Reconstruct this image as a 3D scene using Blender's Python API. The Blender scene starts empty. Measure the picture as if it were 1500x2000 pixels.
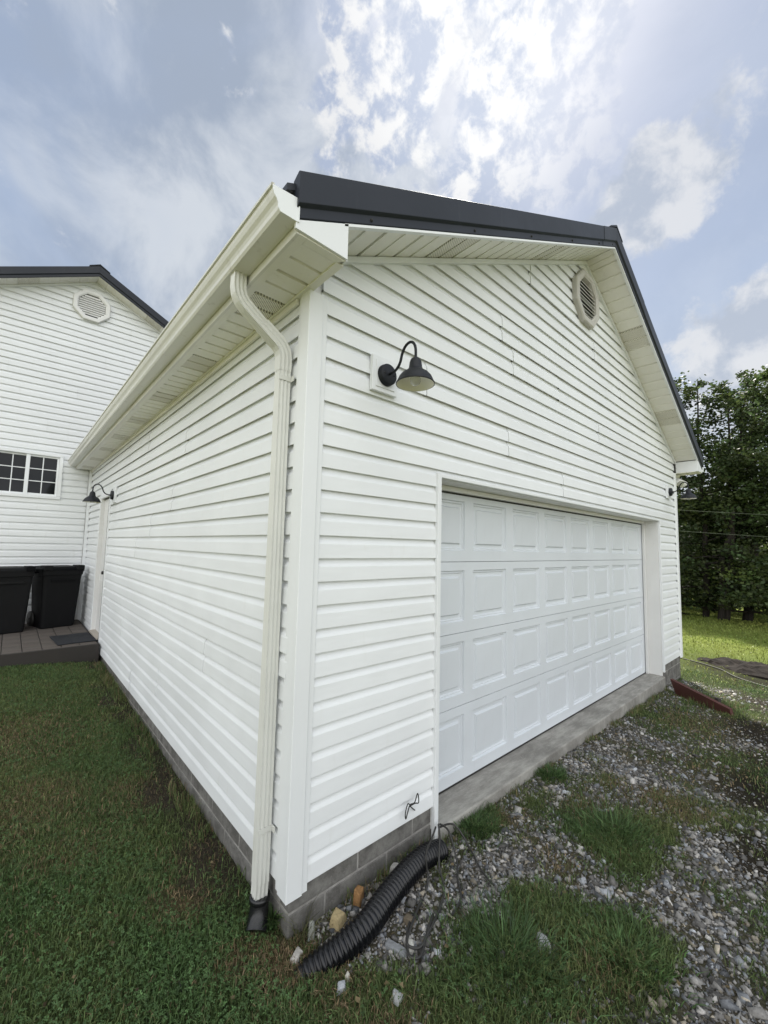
import bpy, math, random
import numpy as np
from mathutils import Vector, Matrix

rng = np.random.default_rng(7)
random.seed(7)
S = bpy.context.scene
COL = S.collection

# ------------------------------------------------------------------ camera
F_PX = 804.594
YAW, PIT, ROL = 0.73359, 0.0850, 0.022566
CAM = Vector((-1.02608, -1.72409, 1.54915))
fw = Vector((math.sin(YAW)*math.cos(PIT), math.cos(YAW)*math.cos(PIT), math.sin(PIT)))
rt = Vector((math.cos(YAW), -math.sin(YAW), 0))
up = rt.cross(fw)
r2 = rt*math.cos(ROL) + up*math.sin(ROL)
u2 = -rt*math.sin(ROL) + up*math.cos(ROL)
cd = bpy.data.cameras.new('camera')
cam = bpy.data.objects.new('camera', cd)
COL.objects.link(cam)
cd.sensor_fit = 'VERTICAL'
cd.sensor_height = 24
cd.lens = F_PX/2000*24
cd.clip_start = 0.05
cd.clip_end = 2000
Mx = Matrix((r2, u2, -fw)).transposed().to_4x4()
Mx.translation = CAM
cam.matrix_world = Mx
S.camera = cam

# ------------------------------------------------------------------ light
SUN_EL, SUN_AZ = math.radians(55), math.radians(58)      # azimuth from +Y towards +X
sdir = Vector((math.sin(SUN_AZ)*math.cos(SUN_EL), math.cos(SUN_AZ)*math.cos(SUN_EL), math.sin(SUN_EL)))
ld = bpy.data.lights.new('sun', 'SUN')
ld.energy = 4.0
ld.angle = math.radians(1.5)
ld.color = (1.0, .95, .86)
lo = bpy.data.objects.new('sun', ld)
COL.objects.link(lo)
lo.rotation_euler = (-sdir).to_track_quat('-Z', 'Y').to_euler()
S.view_settings.view_transform = 'Standard'
S.view_settings.look = 'None'
S.view_settings.gamma = 1
S.view_settings.use_curve_mapping = False
S.view_settings.exposure = 1.25

W = bpy.data.worlds.new('World')
S.world = W
W.use_nodes = True
wt = W.node_tree
wt.nodes.clear()
def wn(t, **k):
    n = wt.nodes.new(t)
    for a, b in k.items(): setattr(n, a, b)
    return n
def wl(a, b): wt.links.new(a, b)
def wmath(op, a, b=None, c=None, clamp=False):
    n = wn('ShaderNodeMath', operation=op, use_clamp=clamp)
    for i, v in enumerate((a, b, c)):
        if v is None: continue
        if isinstance(v, (int, float)): n.inputs[i].default_value = v
        else: wl(v, n.inputs[i])
    return n.outputs[0]
def wramp(v, a, b, lo_=0.0, hi=1.0):
    n = wn('ShaderNodeMapRange', interpolation_type='SMOOTHSTEP')
    wl(v, n.inputs[0]); n.inputs[1].default_value = a; n.inputs[2].default_value = b
    n.inputs[3].default_value = lo_; n.inputs[4].default_value = hi
    return n.outputs[0]
def wmix(f, a, b):
    n = wn('ShaderNodeMix', data_type='RGBA')
    if isinstance(f, float): n.inputs[0].default_value = f
    else: wl(f, n.inputs[0])
    for i, v in ((6, a), (7, b)):
        if isinstance(v, tuple): n.inputs[i].default_value = (*v, 1)
        else: wl(v, n.inputs[i])
    return n.outputs[2]
sky = wn('ShaderNodeTexSky', sky_type='NISHITA')
sky.sun_disc = False
sky.sun_elevation = SUN_EL
sky.sun_rotation = SUN_AZ
sky.air_density = 1.2
sky.dust_density = 2.0
tc = wn('ShaderNodeTexCoord')
sep = wn('ShaderNodeSeparateXYZ'); wl(tc.outputs['Generated'], sep.inputs[0])
zz = wmath('ADD', wmath('MAXIMUM', sep.outputs[2], 0.0), 0.22)
cx = wmath('DIVIDE', sep.outputs[0], zz)
cy = wmath('DIVIDE', sep.outputs[1], zz)
cmb = wn('ShaderNodeCombineXYZ'); wl(cx, cmb.inputs[0]); wl(cy, cmb.inputs[1])
def wnoise(scale, detail, rough, dist=0.0, off=(0, 0, 0), sc=(1, 1, 1), rot=0.0, sphere=False):
    mp = wn('ShaderNodeMapping'); wl(tc.outputs['Generated'] if sphere else cmb.outputs[0], mp.inputs[0])
    mp.inputs['Location'].default_value = off
    mp.inputs['Scale'].default_value = sc
    mp.inputs['Rotation'].default_value = (0, 0, rot)
    n = wn('ShaderNodeTexNoise'); wl(mp.outputs[0], n.inputs[0])
    n.inputs['Scale'].default_value = scale; n.inputs['Detail'].default_value = detail
    n.inputs['Roughness'].default_value = rough; n.inputs['Distortion'].default_value = dist
    return n.outputs[0]
def wblob(d, a0, a1):
    n = wn('ShaderNodeVectorMath', operation='DOT_PRODUCT')
    wl(tc.outputs['Generated'], n.inputs[0]); n.inputs[1].default_value = Vector(d).normalized()
    return wramp(n.outputs['Value'], math.cos(math.radians(a1)), math.cos(math.radians(a0)))
# three kinds of cloud: a high veil, a textured bright bank near the sun and loose puffs
veil_n = wnoise(1.5, 5, .55, .6, (3.1, 1.7, 0), (1, .7, 1), .5)
veil = wramp(veil_n, .26, .56)
bank_area = wblob((.50, .39, .77), 1, 20)
bank_area2 = wblob((.60, .32, .73), 1, 12)
bank_area = wmath('MAXIMUM', bank_area, bank_area2)
bank_n = wnoise(7.5, 10, .60, .25, (.4, 2.2, 0), sphere=True)
bank = wramp(wmath('ADD', bank_area, wmath('MULTIPLY', wmath('SUBTRACT', bank_n, .5), 3.4)), .40, .80)
puff_n = wnoise(11.0, 7, .58, .2, (7.7, .2, 0), sphere=True)
puff_area = wmath('MAXIMUM', wblob((.775, .177, .607), 0, 7.5), wblob((.935, .075, .36), 0, 10))
puff_area = wmath('MAXIMUM', puff_area, wmath('MULTIPLY', wblob((.745, .10, .66), 0, 5), .4))
puff_any = wmath('MULTIPLY', wramp(wnoise(1.1, 2, .5, 0, (5, 9, 0)), .58, .75), .12)
puff_n2 = wnoise(10.0, 9, .60, .2, (2.7, 6.2, 0), sphere=True)
puff_d = wmath('ADD', wmath('MAXIMUM', puff_area, puff_any), wmath('MULTIPLY', wmath('SUBTRACT', puff_n2, .5), 2.3))
puff = wramp(puff_d, .36, .72)
clear = wmath('MULTIPLY', wblob((.80, .08, .60), 8, 25), .75)           # open blue to the right
bank = wmath('MULTIPLY', bank, wmath('SUBTRACT', 1.0, clear))
veil = wmath('MULTIPLY', veil, wmath('SUBTRACT', 1.0, clear))
# front-lit clouds away from the sun, brightened further to fill the shaded walls
front = wblob(tuple(-sdir*.35+Vector((-.62,-.72,.30))), 20, 112)
glow = wblob(tuple(sdir), 0, 20)
blue = wmix(wramp(sep.outputs[2], 0.05, .72), (4.1, 4.7, 5.6), (2.45, 3.1, 4.35))
skyc = wmix(.80, sky.outputs[0], blue)
sh = wnoise(4.6, 7, .58, .3, (1.3, 4.4, 0), sphere=True)
veil_c = wmix(wramp(sh, .38, .64), (2.6, 3.05, 3.8), (4.7, 5.0, 5.4))
veil_c = wmix(front, veil_c, (15.5, 15.6, 15.6))
c1 = wmix(wmath('MULTIPLY', veil, .92), skyc, veil_c)
c1 = wmix(wmath('MULTIPLY', front, .45), c1, (15.5, 15.6, 15.6))  # sky behind the camera whitened as well, as added fill
bank_s = wnoise(22.0, 7, .60, .2, (2.4, 1.2, 0), sphere=True)
bank_c = wmix(wramp(bank_s, .40, .60), (3.1, 3.6, 4.7), (6.1, 6.15, 6.25))
c2 = wmix(wmath('MULTIPLY', bank, .95), c1, bank_c)
puff_c = wmix(wramp(puff_n, .42, .62), (5.6, 5.7, 5.9), (3.5, 3.9, 4.6))
puff_c = wmix(front, puff_c, (15.5, 15.6, 15.6))
c3 = wmix(wmath('MULTIPLY', puff, .85), c2, puff_c)
gl = wn('ShaderNodeMix', data_type='RGBA', blend_type='ADD')
gl.inputs[0].default_value = 1
wl(c3, gl.inputs[6])
gcol = wmix(wmath('MULTIPLY', glow, glow), (0, 0, 0), (1.5, 1.45, 1.3)); wl(gcol, gl.inputs[7])
bg = wn('ShaderNodeBackground'); wl(gl.outputs[2], bg.inputs[0]); bg.inputs[1].default_value = 0.06
wo = wn('ShaderNodeOutputWorld'); wl(bg.outputs[0], wo.inputs[0])

# ------------------------------------------------------------------ helpers
class MB:
    def __init__(s): s.v = []; s.f = []; s.m = []; s.sm = []; s.cur = 0
    def add(s, vs, fs, smooth=False):
        o = len(s.v); s.v += [tuple(v) for v in vs]
        for f in fs: s.f.append(tuple(i+o for i in f)); s.m.append(s.cur); s.sm.append(smooth)
    def box(s, x0, y0, z0, x1, y1, z1):
        s.add([(x0,y0,z0),(x1,y0,z0),(x1,y1,z0),(x0,y1,z0),(x0,y0,z1),(x1,y0,z1),(x1,y1,z1),(x0,y1,z1)],
              [(0,3,2,1),(4,5,6,7),(0,1,5,4),(1,2,6,5),(2,3,7,6),(3,0,4,7)])
    def prism(s, a, b, closed=True, caps=True, smooth=False):
        """skin between equal polygons a and b"""
        n = len(a); fs = []
        for i in range(n if closed else n-1):
            j = (i+1) % n; fs.append((i, j, n+j, n+i))
        s.add(list(a)+list(b), fs, smooth)
        if caps and closed:
            s.add(a, [tuple(range(n))[::-1]]); s.add(b, [tuple(range(n))])
    def tube(s, path, r, n=10, smooth=True, caps=True):
        P = [Vector(p) for p in path]; R = r if hasattr(r, '__len__') else [r]*len(P)
        rings = []; prev = None
        for i, p in enumerate(P):
            t = (P[min(i+1, len(P)-1)]-P[max(i-1, 0)]).normalized()
            if prev is None:
                a = t.cross(Vector((0,0,1)) if abs(t.z) < .9 else Vector((1,0,0))).normalized()
            else: a = (prev - t*prev.dot(t)).normalized()
            prev = a; b = t.cross(a)
            rings.append([p+(a*math.cos(2*math.pi*k/n)+b*math.sin(2*math.pi*k/n))*R[i] for k in range(n)])
        vs = [v for q in rings for v in q]; fs = []
        for i in range(len(P)-1):
            for k in range(n):
                l = (k+1) % n; fs.append((i*n+k, i*n+l, (i+1)*n+l, (i+1)*n+k))
        s.add(vs, fs, smooth)
        if caps: s.add(rings[0], [tuple(range(n))[::-1]]); s.add(rings[-1], [tuple(range(n))])
    def lathe(s, prof, c, axis=(0,0,1), n=28, smooth=True):
        ax = Vector(axis).normalized(); a = ax.orthogonal().normalized(); b = ax.cross(a); c = Vector(c)
        vs = []; fs = []
        for r, h_ in prof:
            for k in range(n):
                t = 2*math.pi*k/n; vs.append(c+ax*h_+(a*math.cos(t)+b*math.sin(t))*r)
        for i in range(len(prof)-1):
            for k in range(n):
                l = (k+1) % n; fs.append((i*n+k, i*n+l, (i+1)*n+l, (i+1)*n+k))
        s.add(vs, fs, smooth)
    def build(s, name, mat, parent=None, bevel=0.0, seg=2):
        me = bpy.data.meshes.new(name); me.from_pydata(s.v, [], s.f)
        for m_ in (mat if isinstance(mat, (list, tuple)) else [mat]): me.materials.append(m_)
        me.polygons.foreach_set('use_smooth', s.sm)
        me.polygons.foreach_set('material_index', s.m)
        me.update()
        return link(name, me, parent, bevel, seg)
def link(name, me, parent=None, bevel=0.0, seg=2):
    o = bpy.data.objects.new(name, me); COL.objects.link(o)
    if parent is not None: o.parent = parent
    if bevel:
        b = o.modifiers.new('bevel', 'BEVEL'); b.width = bevel; b.segments = seg; b.limit_method = 'ANGLE'
    return o
def tag(o, label, cat, group=None):
    o['label'] = label; o['category'] = cat
    if group: o['group'] = group
    return o
def thing(name, label, cat, loc=(0,0,0), rz=0.0, group=None):
    o = bpy.data.objects.new(name, None); COL.objects.link(o)
    o.location = loc; o.rotation_euler = (0,0,rz); o.empty_display_size = .1
    return tag(o, label, cat, group)
def box(name, mat, parent, b, bevel=0.0):
    m = MB(); m.box(*b); return m.build(name, mat, parent, bevel)
def np_mesh(name, V, loops, nper, mat, col=None, smooth=False, normals=None):
    """fast mesh: V (n,3), loops flat index array, nper verts per face"""
    me = bpy.data.meshes.new(name)
    nf = len(loops)//nper
    me.vertices.add(len(V)); me.vertices.foreach_set('co', np.ascontiguousarray(V, np.float32).ravel())
    me.loops.add(len(loops)); me.loops.foreach_set('vertex_index', np.ascontiguousarray(loops, np.int32))
    me.polygons.add(nf); me.polygons.foreach_set('loop_start', np.arange(nf, dtype=np.int32)*nper)
    if smooth: me.polygons.foreach_set('use_smooth', np.ones(nf, bool))
    if col is not None:
        at = me.color_attributes.new('Col', 'FLOAT_COLOR', 'POINT')
        c4 = np.ones((len(V), 4), np.float32); c4[:, :3] = col
        at.data.foreach_set('color', c4.ravel())
    me.materials.append(mat); me.update(); me.validate()
    return me

# ------------------------------------------------------------------ materials
class NT:
    def __init__(s, name):
        s.mat = bpy.data.materials.new(name); s.mat.use_nodes = True
        s.t = s.mat.node_tree; s.b = s.t.nodes['Principled BSDF']; s.out = s.t.nodes['Material Output']
        s.tc = s.n('ShaderNodeTexCoord')
    def n(s, t, **k):
        q = s.t.nodes.new(t)
        for a, b in k.items(): setattr(q, a, b)
        return q
    def l(s, a, b): s.t.links.new(a, b)
    def noise(s, scale, detail=4, rough=.55, sc=(1,1,1), co='Object', dist=0):
        mp = s.n('ShaderNodeMapping'); s.l(s.tc.outputs[co], mp.inputs[0]); mp.inputs['Scale'].default_value = sc
        q = s.n('ShaderNodeTexNoise'); s.l(mp.outputs[0], q.inputs[0])
        q.inputs['Scale'].default_value = scale; q.inputs['Detail'].default_value = detail
        q.inputs['Roughness'].default_value = rough; q.inputs['Distortion'].default_value = dist
        return q.outputs[0]
    def ramp(s, v, a, b, lo_=0., hi=1.):
        q = s.n('ShaderNodeMapRange', interpolation_type='SMOOTHSTEP'); s.l(v, q.inputs[0])
        for i, x in enumerate((a, b, lo_, hi)): q.inputs[i+1].default_value = x
        return q.outputs[0]
    def mix(s, f, a, b, mode='MIX'):
        q = s.n('ShaderNodeMix', data_type='RGBA', blend_type=mode)
        if isinstance(f, float): q.inputs[0].default_value = f
        else: s.l(f, q.inputs[0])
        for i, v in ((6, a), (7, b)):
            if isinstance(v, tuple): q.inputs[i].default_value = (*v, 1)
            else: s.l(v, q.inputs[i])
        return q.outputs[2]
    def mul(s, a, b):
        q = s.n('ShaderNodeMath', operation='MULTIPLY')
        for i, v in enumerate((a, b)):
            if isinstance(v, (int, float)): q.inputs[i].default_value = v
            else: s.l(v, q.inputs[i])
        return q.outputs[0]
    def bump(s, h_, strength=.3, dist=.01):
        q = s.n('ShaderNodeBump'); q.inputs['Strength'].default_value = strength; q.inputs['Distance'].default_value = dist
        s.l(h_, q.inputs['Height']); s.l(q.outputs[0], s.b.inputs['Normal'])
    def set(s, col=None, rough=None, metal=0, spec=None):
        if col is not None:
            if isinstance(col, tuple): s.b.inputs['Base Color'].default_value = (*col, 1)
            else: s.l(col, s.b.inputs['Base Color'])
        if rough is not None:
            if isinstance(rough, (int, float)): s.b.inputs['Roughness'].default_value = rough
            else: s.l(rough, s.b.inputs['Roughness'])
        s.b.inputs['Metallic'].default_value = metal
        if spec is not None: s.b.inputs['Specular IOR Level'].default_value = spec
        return s.mat
def painted(name, col, rough=.45, var=.06, dirt=(.45,.42,.34), dirt_amt=.25, grain=(6,6,60), gs=30, bump=.08, spec=.5):
    m = NT(name)
    a = m.noise(1.7, 5, .6); b = m.noise(14, 4, .6, (1, 1, .25))
    dk = tuple(c*(1-var) for c in col)
    c1 = m.mix(m.ramp(a, .3, .7), dk, col)
    c2 = m.mix(m.mul(m.ramp(b, .58, .85), dirt_amt), c1, dirt)
    oi = m.n('ShaderNodeObjectInfo')
    c2 = m.mix(m.ramp(oi.outputs['Random'], 0, 1, 0, .045), c2, (.2,.2,.19))
    g = m.noise(gs, 3, .6, grain)
    m.bump(g, bump, .004)
    r = m.ramp(a, .2, .8, rough-.06, rough+.1)
    return m.set(c2, r, 0, spec)
M = {}
M['vinyl'] = painted('vinyl_siding', (.80,.82,.83), .42, .045, (.52,.50,.43), .20, (1.2,1.2,30), 9, .10)
M['vinyl_trim'] = painted('vinyl_trim', (.80,.82,.83), .40, .04, (.55,.52,.44), .16, (20,20,1), 9, .05)
def wavy(mat):
    t = mat.node_tree; b = t.nodes['Principled BSDF']; old = b.inputs['Normal'].links[0].from_socket
    tc_ = t.nodes.new('ShaderNodeTexCoord'); mp_ = t.nodes.new('ShaderNodeMapping'); mp_.inputs['Scale'].default_value = (1.3,1.3,6)
    n_ = t.nodes.new('ShaderNodeTexNoise'); n_.inputs['Scale'].default_value = 1.6; n_.inputs['Detail'].default_value = 2
    bp = t.nodes.new('ShaderNodeBump'); bp.inputs['Strength'].default_value = .35; bp.inputs['Distance'].default_value = .012
    t.links.new(tc_.outputs['Object'], mp_.inputs[0]); t.links.new(mp_.outputs[0], n_.inputs[0]); t.links.new(n_.outputs[0], bp.inputs['Height'])
    t.links.new(old, bp.inputs['Normal']); t.links.new(bp.outputs[0], b.inputs['Normal'])
wavy(M['vinyl'])
M['soffit'] = painted('soffit_vinyl', (.82,.81,.75), .5, .06, (.45,.42,.33), .35, (10,10,1), 9, .05)
M['gutter'] = painted('gutter_aluminium', (.72,.715,.665), .35, .08, (.33,.30,.24), .70, (3,1,3), 12, .05)
M['downspout'] = painted('downspout_aluminium', (.66,.665,.625), .38, .07, (.36,.36,.30), .4, (30,30,2), 9, .06)
M['door_steel'] = painted('garage_door_steel', (.655,.690,.725), .42, .05, (.45,.45,.43), .18, (2,2,60), 14, .14)
M['white_paint'] = painted('white_paint', (.74,.74,.725), .45, .06, (.42,.38,.32), .3, (10,10,2), 9, .06)
M['weathered_vent'] = painted('weathered_vent_plastic', (.50,.485,.44), .6, .14, (.28,.26,.22), .6, (8,8,8), 9, .1)
M['slat_white'] = painted('vent_slat_plastic', (.66,.65,.64), .5, .06, (.4,.38,.33), .35)
M['roof_metal'] = painted('dark_roof_metal', (.016,.020,.029), .45, .12, (.07,.075,.085), .3, (4,4,4), 10, .06, .3)
M['lamp_metal'] = painted('lamp_dark_metal', (.008,.010,.014), .45, .15, (.03,.03,.03), .3, (6,6,6), 30, .05, .3)
M['lamp_inside'] = painted('lamp_white_enamel', (.80,.78,.70), .4, .08, (.3,.27,.2), .4)
M['door_knob'] = painted('dark_bronze', (.014,.013,.013), .35)
M['dark'] = painted('dark_gap', (.02,.02,.02), .8)
M['rubber'] = painted('rubber_mat', (.009,.011,.016), .8, .2, (.06,.055,.05), .5, (40,40,40), 9, .4)
M['bin'] = painted('bin_plastic', (.0022,.0024,.0036), .6, .2, (.016,.015,.015), .35, (12,12,12), 9, .1, .14)
M['pipe'] = painted('corrugated_plastic', (.0020,.0024,.0042), .24, .15, (.030,.027,.022), .30, (12,12,12), 9, .05, .45)
M['cable'] = painted('cable_sheath', (.022,.021,.019), .5)
M['wire_line'] = painted('overhead_cable', (.11,.135,.085), .5)
M['red_wood'] = painted('red_painted_wood', (.085,.022,.016), .6, .3, (.10,.05,.04), .5, (2,20,20), 7, .3)
M['patio_board'] = painted('dark_brown_board', (.030,.024,.020), .75, .25, (.03,.025,.02), .5, (2,30,30), 6, .3)
M['paver'] = painted('brown_paver', (.105,.088,.076), .85, .3, (.06,.05,.045), .5, (20,20,20), 9, .4)
M['threshold'] = painted('threshold_wood', (.40,.36,.31), .7, .15, (.2,.18,.15), .5)
M['hose'] = painted('grey_hose', (.05,.05,.038), .6)
M['far_plastic'] = painted('flood_lamp_plastic', (.72,.72,.70), .4)
def mk_concrete(name, base, dark, streak=(1,1,1), sc=7):
    m = NT(name)
    a = m.noise(2.2, 6, .65); b = m.noise(sc, 6, .7, streak); c = m.noise(90, 3, .7)
    col = m.mix(m.ramp(b, .35, .68), dark, base)
    col = m.mix(m.mul(m.ramp(a, .45, .75), .55), col, tuple(x*.55 for x in dark))
    col = m.mix(m.mul(m.ramp(c, .55, .8), .45), col, tuple(min(1, x*1.5) for x in base))
    m.bump(m.noise(60, 5, .7), .5, .006)
    return m.set(col, .9, 0, .25)
M['concrete'] = mk_concrete('concrete_slab', (.36,.35,.32), (.235,.225,.205), (1.2,5,1.2), 4)
M['block'] = mk_concrete('concrete_block', (.215,.21,.195), (.105,.10,.093), (1,1,1), 9)
M['mortar'] = mk_concrete('mortar', (.36,.35,.33), (.24,.23,.215), (1,1,1), 12)
# perforated vent soffit: fine holes as print-scale relief
m = NT('vented_soffit')
mp = m.n('ShaderNodeMapping'); m.l(m.tc.outputs['Object'], mp.inputs[0]); mp.inputs['Rotation'].default_value = (0,0,math.radians(45))
vo = m.n('ShaderNodeTexVoronoi', voronoi_dimensions='2D'); m.l(mp.outputs[0], vo.inputs[0]); vo.inputs['Scale'].default_value = 85; vo.inputs['Randomness'].default_value = 0
hole = m.ramp(vo.outputs['Distance'], .26, .38, 1, 0)
M['soffit_vent'] = m.set(m.mix(m.mul(hole, .8), (.80,.78,.69), (.05,.047,.04)), .5)
# glass
m = NT('window_glass')
m.b.inputs['Base Color'].default_value = (.008,.010,.013,1); m.b.inputs['Roughness'].default_value = .04
m.b.inputs['Specular IOR Level'].default_value = .22
wv = m.noise(1.5, 2, .5); m.bump(wv, .06, .05)
M['glass'] = m.mat
m = NT('bulb_glass'); m.b.inputs['Base Color'].default_value = (.80,.80,.77,1); m.b.inputs['Roughness'].default_value = .08
m.b.inputs['Transmission Weight'].default_value = .55
M['bulb'] = m.mat
def mk_attr(name, rough, translucent=0., spec=.3, bump=None, var=0.0):
    m = NT(name)
    a = m.n('ShaderNodeVertexColor'); a.layer_name = 'Col'
    c = a.outputs[0]
    if var:
        c = m.mix(m.mul(m.ramp(m.noise(60, 4, .7), .3, .75), var), c, tuple([.35]*3), 'MULTIPLY')
    m.set(c, rough, 0, spec)
    if bump: m.bump(m.noise(bump, 5, .7), .6, .01)
    if translucent:
        tr = m.n('ShaderNodeBsdfTranslucent'); m.l(c, tr.inputs[0])
        mx = m.n('ShaderNodeMixShader'); mx.inputs[0].default_value = translucent
        m.l(m.b.outputs[0], mx.inputs[1]); m.l(tr.outputs[0], mx.inputs[2]); m.l(mx.outputs[0], m.out.inputs[0])
    return m.mat
M['leaf'] = mk_attr('tree_leaf', .5, .45)
M['grass'] = mk_attr('grass_blade', .55, .25)
M['stone'] = mk_attr('gravel_stone', .85, 0, .3, 120, .5)
M['bark'] = mk_concrete('bark', (.042,.035,.029), (.018,.016,.014), (6,6,.6), 6)
M['pale_bark'] = mk_concrete('pale_bark', (.30,.28,.24), (.15,.14,.12), (6,6,.6), 6)

# ------------------------------------------------------------------ terrain functions
H = 0.1143                  # one course of siding
XD, WID, YB = 0.986, 6.777, 7.469
SLAB = -0.137
def sstep(a, b, x):
    t = np.clip((np.asarray(x, float)-a)/(b-a), 0, 1); return t*t*(3-2*t)
def _hash(i, j, s):
    n = np.sin(i*127.1+j*311.7+s*74.7)*43758.5453
    return n-np.floor(n)
def vnoise(x, y, sc, seed=0):
    x = np.asarray(x, float)*sc; y = np.asarray(y, float)*sc
    i = np.floor(x); j = np.floor(y); u = x-i; v = y-j
    u = u*u*(3-2*u); v = v*v*(3-2*v)
    return (_hash(i,j,seed)*(1-u)+_hash(i+1,j,seed)*u)*(1-v)+(_hash(i,j+1,seed)*(1-u)+_hash(i+1,j+1,seed)*u)*v
def fbm(x, y, sc, oct=4, seed=0):
    r = 0; a = .5; t = 0
    for k in range(oct): r = r+a*vnoise(x, y, sc*2**k, seed+k*17); t += a; a *= .55
    return r/t
XS = [-300,-30,-8,-3,0,1,2.4,4,5.8,6.8,10,17,30,60,110,400]
ZS = [1.5,.9,.15,-.12,-.213,-.205,-.22,-.25,-.30,-.345,-.50,-.82,-1.40,-1.7,-1.2,3.0]
def gh(x, y):
    x = np.asarray(x, float); y = np.asarray(y, float)
    z = np.interp(x, XS, ZS)
    left = sstep(1.2, -.4, x)
    z = z+left*np.interp(y, [0, 5.2, 9, 40], [0, .14, .2, .6])*(1+.35*sstep(0, -1.2, x))
    near = np.exp(-((x-2)**2+(y+.5)**2)/60)
    z = z+(fbm(x, y, 1.1, 3, 3)-.5)*.05*sstep(.02, .35, -y+.0*x)*near
    z = z+(fbm(x, y, .16, 3, 9)-.5)*.9*sstep(7.5, 16, x)*.8
    return z
def blobs(x, y, L):
    r = np.zeros_like(x)
    for bx, by, br, a in L:
        r = np.maximum(r, a*np.exp(-(((x-bx)**2+(y-by)**2)/(br*br))**1.3))
    return r
GRAV = [(.6,-.2,.25,1),(.3,-.2,.22,1),(.95,-.35,.26,1),(1.2,-.38,.2,1),(.45,-.38,.18,.9),(1.4,-.25,.15,.8),
        (3.1,-.22,.3,.95),(3.6,-.4,.4,.85),(2.6,-.2,.22,.9),(2.05,-.24,.16,.8),(3.0,-.6,.4,.8),(1.38,-.78,.17,.95),(1.62,-1.12,.25,.95),
        (1.2,-1.32,.26,1),(.9,-.74,.085,1),(2.2,-1.2,.35,.9),(1.0,-1.35,.2,1),(2.9,-1.0,.35,.75),(4.0,-.9,.5,.7),(1.55,-.5,.16,.7),(.27,-.33,.10,.85),(2.4,-.5,.16,.6)]
GRASS = [(1.40,-.07,.16,1),(2.26,-.10,.12,1),(1.85,-.68,.22,1),(2.1,-.82,.2,.9),(1.03,-.60,.14,.95),(1.1,-.93,.24,1),(.68,-.72,.24,1),
         (.42,-.72,.28,1),(1.2,-1.08,.16,.9),(4.5,-.42,.5,1),(2.6,-.95,.25,.7),(5.5,-.7,.7,.9),(.0,-.45,.32,1),(3.7,-1.3,.5,.8),(1.75,-.15,.12,.5),(2.5,-.35,.2,.45)]
DRY = [(-.02,-.06,.16,1),(-.16,.06,.12,.8),(-.28,.5,.13,.9),(1.42,-.55,.16,.9),(2.05,-.47,.22,.8),(-.82,1.75,.4,.5),(1.58,-.2,.15,.7),(-.08,.75,.2,.5),
       (2.6,-.7,.3,.8),(-.25,1.6,.3,.45),(-.75,1.2,.25,.35),(.15,-.52,.16,.55),(.95,-.98,.12,.7),(-.9,2.9,.6,.5),(.1,-.3,.15,.6),(3.3,-.8,.5,.6),(4.6,-.9,.6,.7)]
DARK = [(7.6,-.9,.9,1),(8.3,-.25,.6,.9),(4.9,-1.22,.55,1.2),(3.3,-1.42,.50,1.2),(2.4,-1.46,.38,1.2),(6.3,-1.3,.8,1),(4.1,-1.45,.45,1)]  # soil near the heap; along the right edge, shade painted as dark ground
def masks(x, y):
    x = np.asarray(x, float); y = np.asarray(y, float)
    front = sstep(.0, .14, x+(-np.maximum(y, -3)-.25)*-.15)*sstep(.10, -.0, y)*sstep(7.2, 6.2, x)*sstep(-16, -14, y)
    n = fbm(x, y, 5, 4, 21); n2 = fbm(x, y, 13, 3, 5)
    g = blobs(x, y, GRAV); gr = blobs(x, y, GRASS)
    base = .56+.16*sstep(2.5, 4.5, x)
    gravel = np.clip(np.maximum(g, base*front)-gr*.75, 0, 1)*np.maximum(front, g > .35)
    gravel = np.clip(gravel+(n-.5)*1.0+(n2-.5)*.35, 0, 1)*sstep(.0, .3, np.maximum(front, g))
    soil = np.clip(sstep(-.33, -.04, x+(n-.5)*.35)*sstep(.1, .6, y)*sstep(.1, -.02, x), 0, 1)*.95   # bare strip along the side wall
    dry = np.clip(blobs(x, y, DRY)+(n-.58)*(.35+.5*front), 0, 1)
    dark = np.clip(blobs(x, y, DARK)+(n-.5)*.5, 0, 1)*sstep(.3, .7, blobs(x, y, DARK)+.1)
    grass = np.clip((1-gravel*1.25)*(1-soil*.85), 0, 1)
    return gravel, soil, dry, dark, grass

# ground sheet: fine near the camera, coarse to the horizon
def axis(fine0, fine1, step, lo_, hi):
    a = list(np.arange(fine0, fine1, step)); d = step
    r = a[-1]; 
    while r < hi: d = min(d*1.22, 25); r += d; a.append(r)
    d = step; l_ = a[0]; b = []
    while l_ > lo_: d = min(d*1.22, 25); l_ -= d; b.append(l_)
    return np.array(b[::-1]+a)
ax_ = axis(-1.8, 8, .04, -330, 400); ay_ = axis(-2.2, 6, .045, -330, 400)
gx, gy = np.meshgrid(ax_, ay_, indexing='ij')
gz = gh(gx, gy)
nx, ny = gx.shape
gi = np.arange(nx*ny).reshape(nx, ny)
quads = np.stack([gi[:-1,:-1], gi[1:,:-1], gi[1:,1:], gi[:-1,1:]], -1).reshape(-1)
gv, so, dr, dk, gs_ = masks(gx, gy)
A = lambda *c: np.array(c, float)
def mixc(a, b, t): return a*(1-t[..., None])+b*t[..., None]
lawn = mixc(A(.036,.058,.022)*np.ones(gx.shape+(3,)), A(.075,.088,.034), np.clip(fbm(gx, gy, 1.3, 4, 31)*1.6-.4, 0, 1))
lawn = mixc(lawn, A(.15,.185,.040), sstep(7, 12, gx)*.9)
lawn = mixc(lawn, A(.185,.185,.085), sstep(-1.7, -2.8, gx)*.85)          # dry lawn further from the wall, paled to bounce light onto the soffit
gcol_ = mixc(lawn, A(.105,.085,.05), dr*.8)
gcol_ = mixc(gcol_, A(.052,.043,.034), so)
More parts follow.
